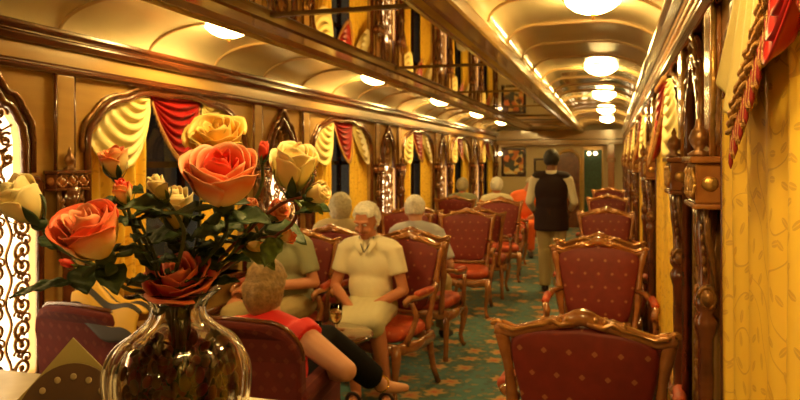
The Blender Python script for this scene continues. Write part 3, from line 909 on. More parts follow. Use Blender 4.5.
# positions: (x, y, facing angle about z; 0 faces the far end), label
C = [
 (-.08, 2.81, R(-3), 'carved red armchair seen from behind in the right foreground, largest in view'),
 (-.075, 4.48, PI+R(2), 'carved red armchair on the right facing the camera, directly beyond the foreground one'),
 (-.085, 5.50, 0, 'carved red armchair back-to-back behind the second right-hand chair'),
 (-.06, 7.52, PI, 'carved red armchair facing the camera on the right, level with the standing waiter'),
 (-.06, 8.45, 0, 'carved red armchair turned away on the right, just past the waiter'),
 (-.06, 10.55, PI, 'distant carved red armchair on the right facing the camera'),
 (-.06, 11.5, 0, 'distant carved red armchair on the right turned to the far end'),
 (-.06, 13.4, PI, 'farthest carved red armchair but one on the right side'),
 (-.06, 14.4, 0, 'farthest carved red armchair on the right side by the end wall'),
 (-1.50, 4.53, PI-R(18), 'carved orange-lit armchair holding the white-haired woman in cream blouse'),
 (-1.47, 5.52, R(-2), 'carved red armchair holding the man in pale blue shirt'),
 (-1.46, 7.02, PI+R(4), 'empty carved red armchair by the aisle facing the camera, left side'),
 (-1.44, 8.02, R(3), 'carved red armchair turned away behind the empty aisle chair'),
 (-1.42, 9.10, PI+R(6), 'second empty carved red armchair by the aisle facing the camera, left side'),
 (-1.50, 10.20, 0, 'carved red armchair holding the distant white-haired guest'),
 (-1.38, 11.75, PI, 'carved red armchair holding the guest in orange'),
 (-2.22, 4.48, PI, 'carved red armchair holding the man in sage shirt by the window'),
 (-2.16, 5.55, 0, 'carved red armchair holding the grey-haired guest by the second window'),
 (-2.16, 7.05, PI, 'empty carved red armchair by the left windows, beside the empty aisle chair'),
 (-2.16, 8.15, 0, 'carved red armchair by the third left window, turned away'),
 (-2.22, 10.45, 0, 'carved red armchair holding the distant grey-haired guest'),
]
cc = [chair]+[copy_tree(chair) for _ in C[1:]]
for o, (x, y, a, lab) in zip(cc, C):
    o.location = (x, y, 0); o.rotation_euler = (0, 0, a); tag(o, lab, 'chair', 'carved armchairs in the lounge car')
t2 = copy_tree(tub)
tub.location = (-1.52, 2.82, 0); tub.scale = (.92, 1, 1); tub.rotation_euler = (0, 0, R(6)); tag(tub, 'dark red rounded-back chair in front of the vase, holding the blonde woman in red', 'chair', 'dark red tub chairs by the counter')
t2.location = (-2.20, 2.86, 0); t2.scale = (.92, 1, 1); t2.rotation_euler = (0, 0, R(-8)); tag(t2, 'dark red rounded-back chair at the left with the striped shawl', 'chair', 'dark red tub chairs by the counter')

# ------------------------------------------------------------------ small tables
def table_proto():
    o = empty('side_table')
    t = MB(); t.lathe([(.02, .535), (.24, .535), (.262, .545), (.262, .558), (.25, .565), (.02, .565)], n=40); t.build('table_top', 'darktable', o)
    p = MB(); p.lathe([(.03, .53), (.035, .50), (.02, .44), (.035, .36), (.045, .30), (.022, .24), (.03, .16), (.04, .10)], n=16); p.build('pedestal', 'chairwood', o)
    for k_ in range(3):
        a = 2*PI*k_/3+.3; l = MB()
        l.tube([(.02*math.cos(a), .02*math.sin(a), .14), (.10*math.cos(a), .10*math.sin(a), .12), (.17*math.cos(a), .17*math.sin(a), .05), (.21*math.cos(a), .21*math.sin(a), .014)], [.022, .02, .016, .016], 7)
        l.build('foot', 'chairwood', o)
    return o
M['darktable'] = plain('dark_polished_top', (.10, .04, .018), .15, coat=.8, var=.3)
tb = table_proto()
tp = [(-1.56, 3.72, 'small round dark table with wine glass between the seated guests'),
      (-.10, 3.66, 'small round table hidden behind the foreground armchair'),
      (-1.80, 6.28, 'small round table beyond the man in pale blue shirt')]
tt = [tb]+[copy_tree(tb) for _ in tp[1:]]
for o, (x, y, lab) in zip(tt, tp): o.location = (x, y, 0); tag(o, lab, 'table', 'small round pedestal tables')
# glasses
g = empty('wine_glass', (-1.46, 3.60, .567))
b = MB(); b.lathe([(.002, .012), (.004, .013), (.004, .07), (.022, .085), (.034, .115), (.036, .15), (.031, .185), (.0295, .185), (.0345, .15), (.0325, .117), (.02, .089), (.001, .078)], n=24); b.build('bowl', 'glass', g)
b = MB(); b.lathe([(.001, 0), (.036, 0), (.036, .003), (.004, .013)], n=24); b.build('foot', 'glass', g)
b = MB(); b.lathe([(.001, .080), (.0195, .091), (.0315, .118), (.033, .140), (.001, .140)], n=24); b.build('wine', 'wine', g)
tag(g, 'stemmed wine glass of pale wine on the small dark table', 'glass')
g = MB(); g.lathe([(.001, 0), (.028, 0), (.033, .085), (.0315, .085), (.027, .006), (.001, .006)], (0, 0, 0), 24)
gg = g.build('water_tumbler', 'glass', loc=(-1.57, 3.58, .567)); tag(gg, 'short clear tumbler left of the wine glass', 'glass')

# ------------------------------------------------------------------ people
def basis(d, n):
    d = Vector(d).normalized(); n = Vector(n); n = (n-d*n.dot(d)).normalized(); return d, n, d.cross(n)
def hand(mb, w, d, n, thumb=1, curl=.5, s=1.0):
    """w wrist, d direction of the fingers, n back of the hand, thumb side"""
    d, n, b = basis(d, n); w = Vector(w); b = b*thumb
    rot = Matrix((b, d, n)).transposed()
    mb.ell(w+d*.045*s, (.038*s, .050*s, .016*s), 12, 8, rot)
    for i, (off, L) in enumerate(((.028, .068), (.010, .076), (-.009, .070), (-.027, .055))):
        p = w+d*.075*s+b*off*s; q = p+d*L*.5*s-n*curl*.012*s
        r_ = q+(d*(1-curl*.7)-n*curl)*L*.3*s; e = r_+(d*(1-curl)-n*curl)*L*.25*s
        mb.limb([w+d*.05*s+b*off*.8*s, p, q, r_, e], [.010*s, .0095*s, .009*s, .008*s, .007*s], 8)
    p = w+d*.018*s+b*.028*s
    mb.limb([p, p+(d*.5+b*.8).normalized()*.035*s, p+(d*.8+b*.55-n*.2).normalized()*.065*s], [.013*s, .011*s, .009*s], 8)

def head(mb, c, f, s=1.0):
    """c centre; f facing direction; returns rotation"""
    f = Vector(f).normalized(); up = Vector((0, 0, 1)); up = (up-f*up.dot(f)).normalized(); r_ = f.cross(up)
    rot = Matrix((r_, f, up)).transposed(); c = Vector(c)
    def P(x, y, z): return c+rot @ Vector((x*s, y*s, z*s))
    mb.ell(c+rot @ Vector((0, -.008*s, .02*s)), (.076*s, .094*s, .092*s), 24, 16, rot)
    mb.ell(P(0, .022, -.045), (.058*s, .066*s, .070*s), 20, 12, rot)       # jaw and face
    mb.ell(P(0, .065, -.088), (.026*s, .022*s, .022*s), 12, 8, rot)        # chin
    mb.limb([P(0, .086, .012), P(0, .103, -.022), P(0, .108, -.035)], [.010*s, .013*s, .015*s], 10)   # nose
    for sg in (-1, 1):
        mb.ell(P(sg*.075, -.005, -.012), (.011*s, .022*s, .032*s), 12, 8, rot)  # ears
        mb.ell(P(sg*.036, .070, -.035), (.024*s, .020*s, .020*s), 12, 8, rot)  # cheeks
        mb.limb([P(sg*.014, .088, .022), P(sg*.05, .076, .022)], [.009*s, .008*s], 8)  # brow
    return P, rot

def hair(o, P, rot, mat, style='short', s=1.0, name='hair'):
    mb = MB(); rr = random.Random(int(s*1000))
    nu, nv = 48, 28
    def fn(u, v):
        a = 2*PI*u; b = -PI/2+PI*v
        x = math.cos(b)*math.cos(a); y = math.cos(b)*math.sin(a); z = math.sin(b)
        k_ = {'long': 1.12, 'short': 1.0, 'bob': 1.08, 'full': 1.07, 'crop': .985}[style]
        nz = noise.noise(Vector((x*4, y*4, z*4)))*.06+noise.noise(Vector((x*14, y*14, z*5)))*.035
        r_ = k_+nz
        low = {'long': -.5, 'short': -.035, 'bob': -.13, 'full': -.06, 'crop': -.02}[style]
        px, py, pz = .087*x*r_, -.012+.103*y*r_, .028+.103*z*r_
        if style == 'bob' and z < .1 and y < .5: pz = .028+.103*z*1.45; px *= 1.08; py = -.018+.105*y*r_
        if style == 'long' and z < 0:
            pz = .028+.103*z*1.7; kk = 1+.15*min(1, -z); px *= kk; py = -.03+.105*y*r_*kk
        # open the face
        face = y > .25 and pz < (.052+ (.03 if abs(x) < .5 else -.01))
        if face: px *= .55; py = -.01+.05*y; pz = min(pz, .05)*.8
        if pz < low: px *= .8; py *= .8; pz = low
        return P(px, py, pz)
    mb.grid(fn, nu, nv, close_u=True)
    return mb.build(name, mat, o)

def person(label, loc, rz, J, skin, clothes, hairmat, hstyle='short', headc=(0, .02, 1.13), face=(0, 1, 0), vox=.009, s=1.0, group=None, look=None, eyes=True, hands=None, bust=0, shoes='leather', width=1.0):
    """J: joints; hip, chest, neck, sh/el/wr per side, kn/an/to per side (side -1 left, +1 right in local x)"""
    o = None
    V = Vector
    body = MB()
    hip, ch, nk = V(J['hip']), V(J['chest']), V(J['neck'])
    rotT = None
    ax = (nk-hip).normalized(); fw = V((0, 1, 0)); fw = (fw-ax*fw.dot(ax)).normalized(); rt = fw.cross(ax)
    rotT = Matrix((rt, fw, ax)).transposed()
    W = width
    def torso(mb, g):
        mb.ell(hip, (.165*W+g, .125*W+g, .13+g), 20, 12, rotT)
        mb.ell(hip.lerp(ch, .5)+fw*.015, (.145*W+g, .115*W+g, .17+g), 20, 12, rotT)
        mb.ell(ch, (.160*W+g, .110*W+g, .16+g), 20, 12, rotT)
        if bust:
            for sg in (-1, 1): mb.ell(ch+fw*.07+rt*sg*.07-ax*.03, (.07+g, .06+g, .07+g), 12, 8, rotT)
        mb.limb([V(J['sh'][0])*.92+ch*.08, nk-ax*.035, V(J['sh'][1])*.92+ch*.08], [.054+g*1.3, .064+g*1.3, .054+g*1.3])
    torso(body, 0)
    hc = V(headc); f = V(face).normalized()
    body.limb([nk-ax*.05, nk+(hc-nk)*.4, hc-V((0, 0, .03))-f*.015], [.060, .052, .050])
    P, rot = head(body, hc, f, s)
    arm_r = [.050, .043, .036, .034, .026]
    for i in (0, 1):
        sh, el, wr = V(J['sh'][i]), V(J['el'][i]), V(J['wr'][i])
        aw = J.get('armw', 1)
        body.limb([sh, sh.lerp(el, .5), el], [.050*aw, .043*aw, .037*aw]); body.limb([el, el.lerp(wr, .35), wr], [.038*aw, .036*aw, .025])
        if vox < .02:
            hd = hands[i] if hands else ((wr-el), V((0, 0, 1)))
            hand(body, wr, hd[0], hd[1], thumb=(1 if i == 0 else -1)*(1), curl=.6, s=s)
        else:
            body.limb([wr, wr+(wr-el).normalized()*.09], [.026, .022])
        hp = hip+rt*(-.085 if i == 0 else .085)-ax*.03; kn, an, to = V(J['kn'][i]), V(J['an'][i]), V(J['to'][i])
        body.limb([hp, hp.lerp(kn, .5), kn], [.085*W, .075, .056]); body.limb([kn, kn.lerp(an, .35), an], [.055, .052, .034])
        body.limb([an-V((0, 0, .01)), an.lerp(to, .5)-V((0, 0, .01)), to], [.036, .034, .024])
    o = body.build('person', skin, mods=[('REMESH', dict(mode='VOXEL', voxel_size=vox, use_smooth_shade=True)), ('SMOOTH', dict(factor=.5, iterations=3))])
    o.location = loc; o.rotation_euler = (0, 0, rz)
    tag(o, label, 'person', group)
    hair(o, P, rot, hairmat, hstyle, s)
    if eyes:
        for sg in (-1, 1):
            e = MB(); e.ell(P(sg*.031, .079, .002), (.013*s, .009*s, .0075*s), 12, 8, rot); eo = e.build('eye', 'eye', o)
            e = MB(); e.ell(P(sg*.031, .087, .001), (.0052*s, .003*s, .0052*s), 10, 6, rot); e.build('iris', 'pupil', eo)
        m = MB(); m.limb([P(-.024, .083, -.066), P(0, .091, -.064), P(.024, .083, -.066)], [.005*s, .0075*s, .005*s], 8); m.build('mouth', 'lip', o)
    g = .014
    for cl in clothes:
        kind, mat = cl[0], cl[1]; mb = MB(); name = cl[2]
        if kind == 'shirt':
            torso(mb, g); fr = cl[3]
            for i in (0, 1):
                sh, el, wr = V(J['sh'][i]), V(J['el'][i]), V(J['wr'][i]); aw = J.get('armw', 1)
                if fr <= 1: e = sh.lerp(el, fr); mb.tube([sh, sh.lerp(e, .5), e], [.070*aw, .066*aw, .064*aw], 14)
                else:
                    mb.tube([sh, el], [.064, .050], 14); mb.ell(el, (.05, .05, .05)); mb.tube([el, el.lerp(wr, fr-1)], [.050, .036], 14)
        elif kind == 'vest':
            mb.tube([hip-V((0, 0, .17)), hip, hip.lerp(ch, .5)], [.20, .195, .175], 20, flat=(1.0, .78), up=(0, 1, 0)); mb.ell(hip.lerp(ch, .5), (.155+g*2, .12+g*2, .20), 20, 12, rotT)
            mb.ell(ch, (.180+g*2, .125+g*2, .20), 20, 12, rotT); mb.limb([V(J['sh'][0])*.86+nk*.14, nk-ax*.045, V(J['sh'][1])*.86+nk*.14], [.072, .085, .072])
        elif kind == 'trousers':
            fr = cl[3]
            mb.ell(hip-ax*.02, (.170*W+g, .130*W+g, .12+g), 20, 12, rotT)
            for i in (0, 1):
                hp = hip+rt*(-.085 if i == 0 else .085)-ax*.03; kn, an = V(J['kn'][i]), V(J['an'][i])
                mb.limb([hp, hp.lerp(kn, .5), kn], [.098*W, .090, .070]); e = kn.lerp(an, fr)
                mb.tube([kn, kn.lerp(e, .5), e], [.074, .070, .064] if mat != 'black' else [.084, .082, .072], 14)
        elif kind == 'skirt':
            mb.ell(hip-ax*.02, (.170*W+g, .130*W+g, .12+g), 20, 12, rotT)
            k0, k1 = V(J['kn'][0]), V(J['kn'][1])
            for t in (0, .25, .5, .75, 1):
                a = (hip+rt*(-.09+.18*t)); b_ = k0.lerp(k1, t)+V((0, .035, -.0)); mb.limb([a, a.lerp(b_, .5), b_], [.10, .088, .074])
            for t in (0, .5, 1):
                b_ = k0.lerp(k1, t)+V((0, .02, 0)); mb.limb([b_, b_+V((0, .0, -.03))], [.070, .072])
        mb.build(name, mat, o, mods=[('REMESH', dict(mode='VOXEL', voxel_size=max(.012, vox), use_smooth_shade=True)), ('SMOOTH', dict(factor=.5, iterations=3))])
        if kind == 'shirt' and len(cl) > 4:
            c = MB()
            for i in (-1, 1):
                c.add([tuple(nk+fw*.055+rt*i*.02+ax*.03), tuple(nk+rt*i*.075+ax*.035), tuple(nk+fw*.115+rt*i*.075-ax*.02), tuple(nk+fw*.13+rt*i*.018-ax*.085)], [(0, 1, 2, 3)])
            c.build('collar', mat, o, mods=[SOL(.006)])
    if shoes:
        for i in (0, 1):
            an, to = V(J['an'][i]), V(J['to'][i]); m = MB()
            dz = V((0, 0, -.018))
            m.limb([an+V((0, 0, -.025)), an.lerp(to, .5)+dz, to+(to-an)*.1], [.043, .041, .032]); m.build('shoe', shoes, o)
    return o, P

def seated(lean=0, elz=.70, wr=((-.10, .32, .64), (.10, .32, .64)), kn=((-.11, .46, .52), (.11, .46, .52)), an=((-.11, .44, .09), (.11, .44, .09)), el=((-.25, .04, .70), (.25, .04, .70))):
    L = lean
    to = tuple((a[0]*1.1, a[1]+.14, a[2]-.055) for a in an)
    return dict(hip=(0, 0, .57), chest=(0, .01+L*.6, .86), neck=(0, .0+L, 1.035), sh=((-.165, L, .985), (.165, L, .985)), el=el, wr=wr, kn=kn, an=an, to=to)

# white-haired woman in the cream blouse
J = seated(lean=.05, wr=((-.06, .30, .60), (.02, .34, .62)), el=((-.25, .06, .70), (.25, .08, .70)),
           kn=((-.19, .44, .57), (-.01, .47, .55)), an=((-.25, .38, .11), (-.06, .44, .11)))
J['to'] = ((-.29, .52, .05), (-.08, .59, .05))
pa, P = person('white-haired woman in cream blouse and khaki skirt, hands on her lap', (-1.60, 4.62, -.035), PI-R(2), J, 'skin_dk',
    [('shirt', 'blouse', 'blouse', .62, True), ('skirt', 'skirt', 'skirt')], 'whitehair', 'full', headc=(.01, .09, 1.165), face=(.12, .95, -.28), vox=.007, bust=0,
    hands=[((.7, .6, -.1), (0, .1, 1)), ((-.8, .4, -.1), (0, .1, 1))], shoes=None)
nl_ = MB(); nl_.tube([(-.05, .10, 1.06), (-.03, .14, 1.01), (.0, .165, .96), (.03, .14, 1.01), (.06, .10, 1.06)], .004, 6); nl_.build('necklace', 'leather', pa)
for i in (0, 1):
    an, to = Vector(J['an'][i]), Vector(J['to'][i]); m = MB()
    m.limb([an+Vector((0, -.03, -.055)), to+Vector((0, .02, -.02))], [.030, .032]); so = m.build('sandal', 'leather', pa)
    so.scale = (1, 1, 1)
    m = MB(); c = an.lerp(to, .45); m.tube([(c.x+.044*math.cos(a*PI/8), c.y+.01, c.z+.044*math.sin(a*PI/8)) for a in range(17)], .006, 6, flat=(2, 1)); m.build('strap', 'leather', so)

# man in the sage green shirt, by the window
J = seated(lean=.10, wr=((-.04, .33, .66), (.24, .32, .60)), el=((-.26, .10, .72), (.27, .08, .70)), kn=((-.16, .46, .54), (.16, .46, .54)))
J['wr'] = ((.10, .34, .70), (.20, .36, .62))
pm, P = person('man in sage green shirt and khaki trousers leaning forward by the window', (-2.17, 4.50, 0), PI-R(8), J, 'skin_red',
    [('shirt', 'greenshirt', 'shirt', .75, True), ('trousers', 'khaki', 'trousers', .95)], 'brownhair', 'crop', headc=(-.02, .17, 1.14), face=(-.25, .85, -.45), vox=.008,
    hands=[((.9, .3, -.2), (0, .2, 1)), ((-.3, .9, -.3), (0, .2, 1))], width=1.12)
m = MB(); c = Vector(J['el'][0]).lerp(Vector(J['wr'][0]), .9); m.tube([(c.x, c.y+.034*math.cos(a*PI/8), c.z+.034*math.sin(a*PI/8)) for a in range(17)], .006, 6, flat=(1, 2)); m.build('watch', 'leather', pm)
sg_ = MB()
for k_ in (-1, 1): sg_.ell(P(k_*.032, .096, .004), (.026, .006, .019), 14, 8)
sg_.limb([P(-.075, .02, .01), P(-.055, .085, .008), P(.055, .085, .008), P(.075, .02, .01)], .0035, 6); sg_.build('sunglasses', 'pupil', pm)

# blonde woman in red, seated in the near tub chair with her back to us
J = dict(hip=(0, .04, .53), chest=(-.02, .08, .72), neck=(-.05, .13, .855), sh=((-.20, .12, .79), (.115, .10, .80)),
         el=((-.33, .22, .62), (.40, -.02, .69)), wr=((-.15, .42, .60), (.17, .22, .60)),
         kn=((-.02, .47, .53), (.07, .45, .69)), an=((-.05, .50, .14), (.26, .80, .37)), to=((-.05, .66, .09), (.36, .91, .325)), armw=1.3)
pb, P = person('blonde woman in red top and black trousers seen from behind, elbow on armrest', (-1.50, 2.86, -.05), R(-2), J, 'skin',
    [('shirt', 'redtop', 'top', .22), ('trousers', 'black', 'trousers', .86)], 'blondehair', 'long', headc=(-.10, .18, .985), face=(-.1, .95, -.25), vox=.007, width=1.1,
    hands=[((.3, .9, 0), (0, 0, 1)), ((-.6, .7, -.1), (0, 0, 1))], eyes=True, shoes=None)
m = MB(); c = Vector(J['an'][1]); m.tube([(c.x+.040*math.cos(a*PI/8), c.y+.02*math.sin(a*PI/8), c.z+.036*math.sin(a*PI/8)) for a in range(17)], .006, 6); m.build('anklet', 'gold', pb)

# man in the pale blue shirt with his back to us
J = seated(lean=.06, el=((-.25, .02, .72), (.30, .03, .72)), wr=((-.14, .30, .64), (.20, .30, .66)))
person('white-haired man in pale blue shirt seen from behind in aisle armchair', (-1.55, 5.52, -.02), R(-4), J, 'skin',
    [('shirt', 'paleblue', 'shirt', .85), ('trousers', 'khaki', 'trousers', .95)], 'whitehair', 'short', headc=(-.03, .10, 1.15), face=(-.2, .95, -.1), vox=.012, width=1.15)
J = seated(lean=.02)
person('grey-haired guest seen from behind by the second window', (-2.20, 5.50, .0), R(5), J, 'skin_dk',
    [('shirt', 'khaki', 'shirt', .85), ('trousers', 'khaki', 'trousers', .95)], 'greyhair', 'bob', headc=(0, .05, 1.14), face=(.1, .95, 0), vox=.014)
# distant guests
person('distant grey-haired guest in olive, nearest the windows', (-2.16, 10.35, 0), R(5), J, 'skin_dk',
    [('shirt', 'greenshirt', 'shirt', .85), ('trousers', 'khaki', 'trousers', .95)], 'greyhair', 'full', headc=(0, .04, 1.15), face=(0, 1, 0), vox=.024, eyes=False)
person('distant white-haired guest in pale clothes, left of the guest in orange', (-1.60, 10.10, .01), R(5), J, 'skin_dk',
    [('shirt', 'blouse', 'shirt', .85), ('trousers', 'khaki', 'trousers', .95)], 'whitehair', 'full', headc=(0, .04, 1.16), face=(0, 1, 0), vox=.024, eyes=False)
person('distant grey-haired guest in bright orange shirt facing the camera', (-1.38, 11.72, 0), PI+R(4), seated(lean=.05), 'skin_red',
    [('shirt', 'orangeshirt', 'shirt', .9), ('trousers', 'orangeshirt', 'trousers', .95)], 'greyhair', 'crop', headc=(-.10, .10, 1.14), face=(-.3, .9, -.2), vox=.024, width=1.25)
# the waiter
J = dict(hip=(0, 0, .90), chest=(0, 0, 1.20), neck=(0, -.01, 1.40), sh=((-.185, 0, 1.335), (.185, 0, 1.335)), el=((-.25, -.02, 1.06), (.26, -.02, 1.06)),
         wr=((-.20, .18, .92), (.21, .20, .93)), kn=((-.08, .02, .50), (.085, -.01, .50)), an=((-.07, -.03, .085), (.085, -.02, .085)), to=((-.09, .13, .03), (.11, .14, .03)))
person('waiter standing in the aisle in dark vest, white shirt and khaki trousers', (-.68, 8.35, .0), R(3), J, 'skin_brown',
    [('shirt', 'whitecloth', 'shirt', 1.7), ('trousers', 'khaki', 'trousers', 1.0), ('vest', 'vest', 'vest')], 'darkhair', 'full', headc=(0, .02, 1.545), face=(0, 1, -.1), vox=.012, width=1.0)

# ------------------------------------------------------------------ yellow striped shawl over the left tub chair
mb = MB()
def shawl(u, v):
    x = -.19+.38*u; t = v
    r_ = .075
    a = PI*(t)
    y = -.42-.02+.0+r_*1.0*(-math.cos(a))*1.0; z = .86-.10*u+.105*math.sin(a)**.6+.02*math.sin(u*9)
    if t < .12: z -= (.12-t)*.5
    return (x, y+.09, z+.012*math.sin(v*18+u*3))
mb.grid(shawl, 24, 40)
sh = mb.build('striped_shawl', 'stripe', mods=[SOL(.012), SUB(1)]); sh.location = (-2.03, 2.92, .035); sh.rotation_euler = (0, 0, R(-8))
tag(sh, 'yellow shawl with black stripes draped over the left tub chair', 'shawl')

# ------------------------------------------------------------------ counter, vase, card
c = empty('bar_counter', (0, 0, 0))
m = MB(); m.box((XL+.04, .55, 1.06), (-.36, 1.20, 1.10)); m.build('worktop', 'counter', c, smooth=False, mods=[BEV(.012, 3)])
m = MB(); m.box((XL+.05, .62, 0), (-.42, 1.12, 1.06)); m.build('cabinet', 'honey', c, smooth=False)
tag(c, 'pale stone-topped bar counter in the left foreground under the vase', 'counter')

VA = empty('placeholder_vase', (-.592, .865, 1.10), R(16.85)); VA.name = 'flower_vase'
def vprof():
    P = [(.060, 0), (.070, .008), (.082, .04), (.096, .09), (.103, .135), (.100, .165), (.085, .190), (.060, .208), (.045, .222), (.039, .235), (.040, .246), (.050, .258), (.060, .266)]
    return P
def smoothprof(P, n=6):
    out = []
    for i in range(len(P)-1):
        p0 = P[max(0, i-1)]; p1 = P[i]; p2 = P[i+1]; p3 = P[min(len(P)-1, i+2)]
        for k_ in range(n):
            t = k_/n
            out.append(tuple(.5*((2*p1[j])+(-p0[j]+p2[j])*t+(2*p0[j]-5*p1[j]+4*p2[j]-p3[j])*t*t+(-p0[j]+3*p1[j]-3*p2[j]+p3[j])*t**3) for j in (0, 1)))
    out.append(P[-1]); return out
pf = [(r*.965, z) for r, z in smoothprof(vprof())]
inner = [(max(.002, r-.0045), max(z, .008)) for r, z in pf]
m = MB(); m.lathe([(.001, 0)]+pf+list(reversed(inner))+[(.001, .008)], n=96, flute=.045, nf=9, cap=False)
gl = m.build('glass_body', 'glass', VA)
tag(VA, 'fluted clear glass vase holding the roses on the counter', 'vase')
# dried petals and pebbles inside the vase
m = MB(); rr = random.Random(5)
cols = 3
for i in range(420):
    z = .016+.175*rr.random(); rmax = [r for r, zz in pf if zz <= z+.002][-1]-.020
    a = rr.random()*2*PI; q = rmax*math.sqrt(rr.random())
    m.cur = rr.randrange(4)
    m.ell((q*math.cos(a), q*math.sin(a), z), (.006+.005*rr.random(), .004+.003*rr.random(), .010+.003*rr.random()), 7, 5,
          Matrix.Rotation(rr.random()*6, 3, 'X') @ Matrix.Rotation(rr.random()*6, 3, 'Z'))
pp = m.build('potpourri', [plain('potp_red', (.65, .05, .03), .6), plain('potp_brown', (.42, .09, .03), .6), plain('potp_tan', (.60, .16, .06), .6), plain('potp_dark', (.14, .02, .01), .6)])
pp.location = VA.location; pp.rotation_euler = VA.rotation_euler; pp['kind'] = 'stuff'; tag(pp, 'red-brown dried petals filling the glass vase', 'potpourri')

# olive menu card with a dotted brown disc, leaning corner-up beside the vase
K = empty('menu_card', (-.80, .93, 1.105), R(17))
m = MB(); m.prism([(-.175, 0), (.055, -.0), (.052, .070), (-.045, .155), (-.10, .085)], -.001, .001, 'Y'); m.xf(Matrix.Rotation(R(-14), 4, 'X')); m.build('card', 'card', K, smooth=False, mods=[SOL(.001)])
pts = [(-.035+.092*math.cos(PI-PI*i/24), .0+.115*math.sin(PI*i/24)) for i in range(25)]
m = MB(); m.prism(pts, -.006, -.002, 'Y'); m.xf(Matrix.Rotation(R(-14), 4, 'X')); d_ = m.build('disc', 'cardbrown', K, smooth=False)
m = MB()
for i in range(9):
    a = PI*(i+.5)/9; m = MB(); m.ell((-.035+.074*math.cos(a), -.0065, .094*math.sin(a)), (.0055, .0008, .0055), 10, 5)
    m.xf(Matrix.Rotation(R(-14), 4, 'X')); m.build('dot', 'carddot', d_)
tag(K, 'olive card with dotted brown disc standing corner-up left of the vase', 'card')

# ------------------------------------------------------------------ roses
def petals(mb, Sz, layers, openn, seed, closed=False):
    rr = random.Random(seed)
    for (R0, H, curl, npet, wd) in layers:
        ph = rr.random()*6
        for k_ in range(npet):
            a0 = ph+2*PI*k_/npet+rr.uniform(-.15, .15); jr = rr.uniform(.92, 1.1); jh = rr.uniform(.92, 1.06); c2 = curl*rr.uniform(.6, 1.4); tw = rr.uniform(-.12, .12)
            def fn(u, v):
                a = (u-.5)*2
                ww = wd*(.35+.65*math.sin(min(1, v*1.25)*PI/2))
                ang = a0+a*ww+tw*v
                r_ = Sz*R0*jr*(math.sin(min(1, v*1.5)*PI/2)**.7)*(1+.06*a)
                e = v**4
                r_ += Sz*c2*e*(1-.35*abs(a))
                z = Sz*H*jh*v*(1-.20*a*a*v)-Sz*c2*.45*v**7
                z += Sz*.012*math.sin(a*7+a0*3)*v**3
                r_ += Sz*.010*math.sin(a*5+a0*5)*v**2
                return (r_*math.cos(ang), r_*math.sin(ang), z)
            mb.grid(fn, 10, 10)
ROSE = {
 'full': [(.07, .80, .00, 2, 1.6), (.13, .82, .01, 3, 1.3), (.20, .82, .03, 3, 1.15), (.27, .80, .05, 4, 1.0), (.34, .82, .07, 4, 1.0), (.39, .78, .11, 5, .9)],
 'open': [(.08, .62, .00, 2, 1.5), (.16, .66, .02, 3, 1.2), (.24, .66, .06, 4, 1.0), (.32, .62, .11, 5, .9), (.38, .54, .16, 6, .8)],
 'half': [(.08, .98, .00, 2, 1.7), (.15, 1.0, .01, 3, 1.5), (.22, 1.0, .02, 3, 1.35), (.30, .97, .05, 4, 1.1), (.36, .88, .08, 4, .95)],
 'bud': [(.10, 1.25, -.02, 2, 2.0), (.20, 1.22, -.05, 3, 1.5), (.30, 1.12, -.06, 3, 1.3)],
 'budopen': [(.10, 1.20, .0, 2, 2.0), (.20, 1.20, .0, 3, 1.5), (.30, 1.10, .04, 3, 1.3), (.34, .95, .12, 2, .9)],
}
def leaf_mesh(L=.06, W=.022, bend=.3):
    mb = MB()
    def fn(u, v):
        a = (u-.5)*2; w = W*math.sin(PI*v**.8)**.8*(1+.06*math.sin(v*50))
        return (a*w, L*v, .25*abs(a)*w-bend*L*v*v+.002*math.sin(v*20+a*4))
    mb.grid(fn, 6, 16); return mb
def orient(d):
    return Vector((0, 0, 1)).rotation_difference(Vector(d).normalized()).to_matrix().to_4x4()
neck = Vector((0, 0, .24))
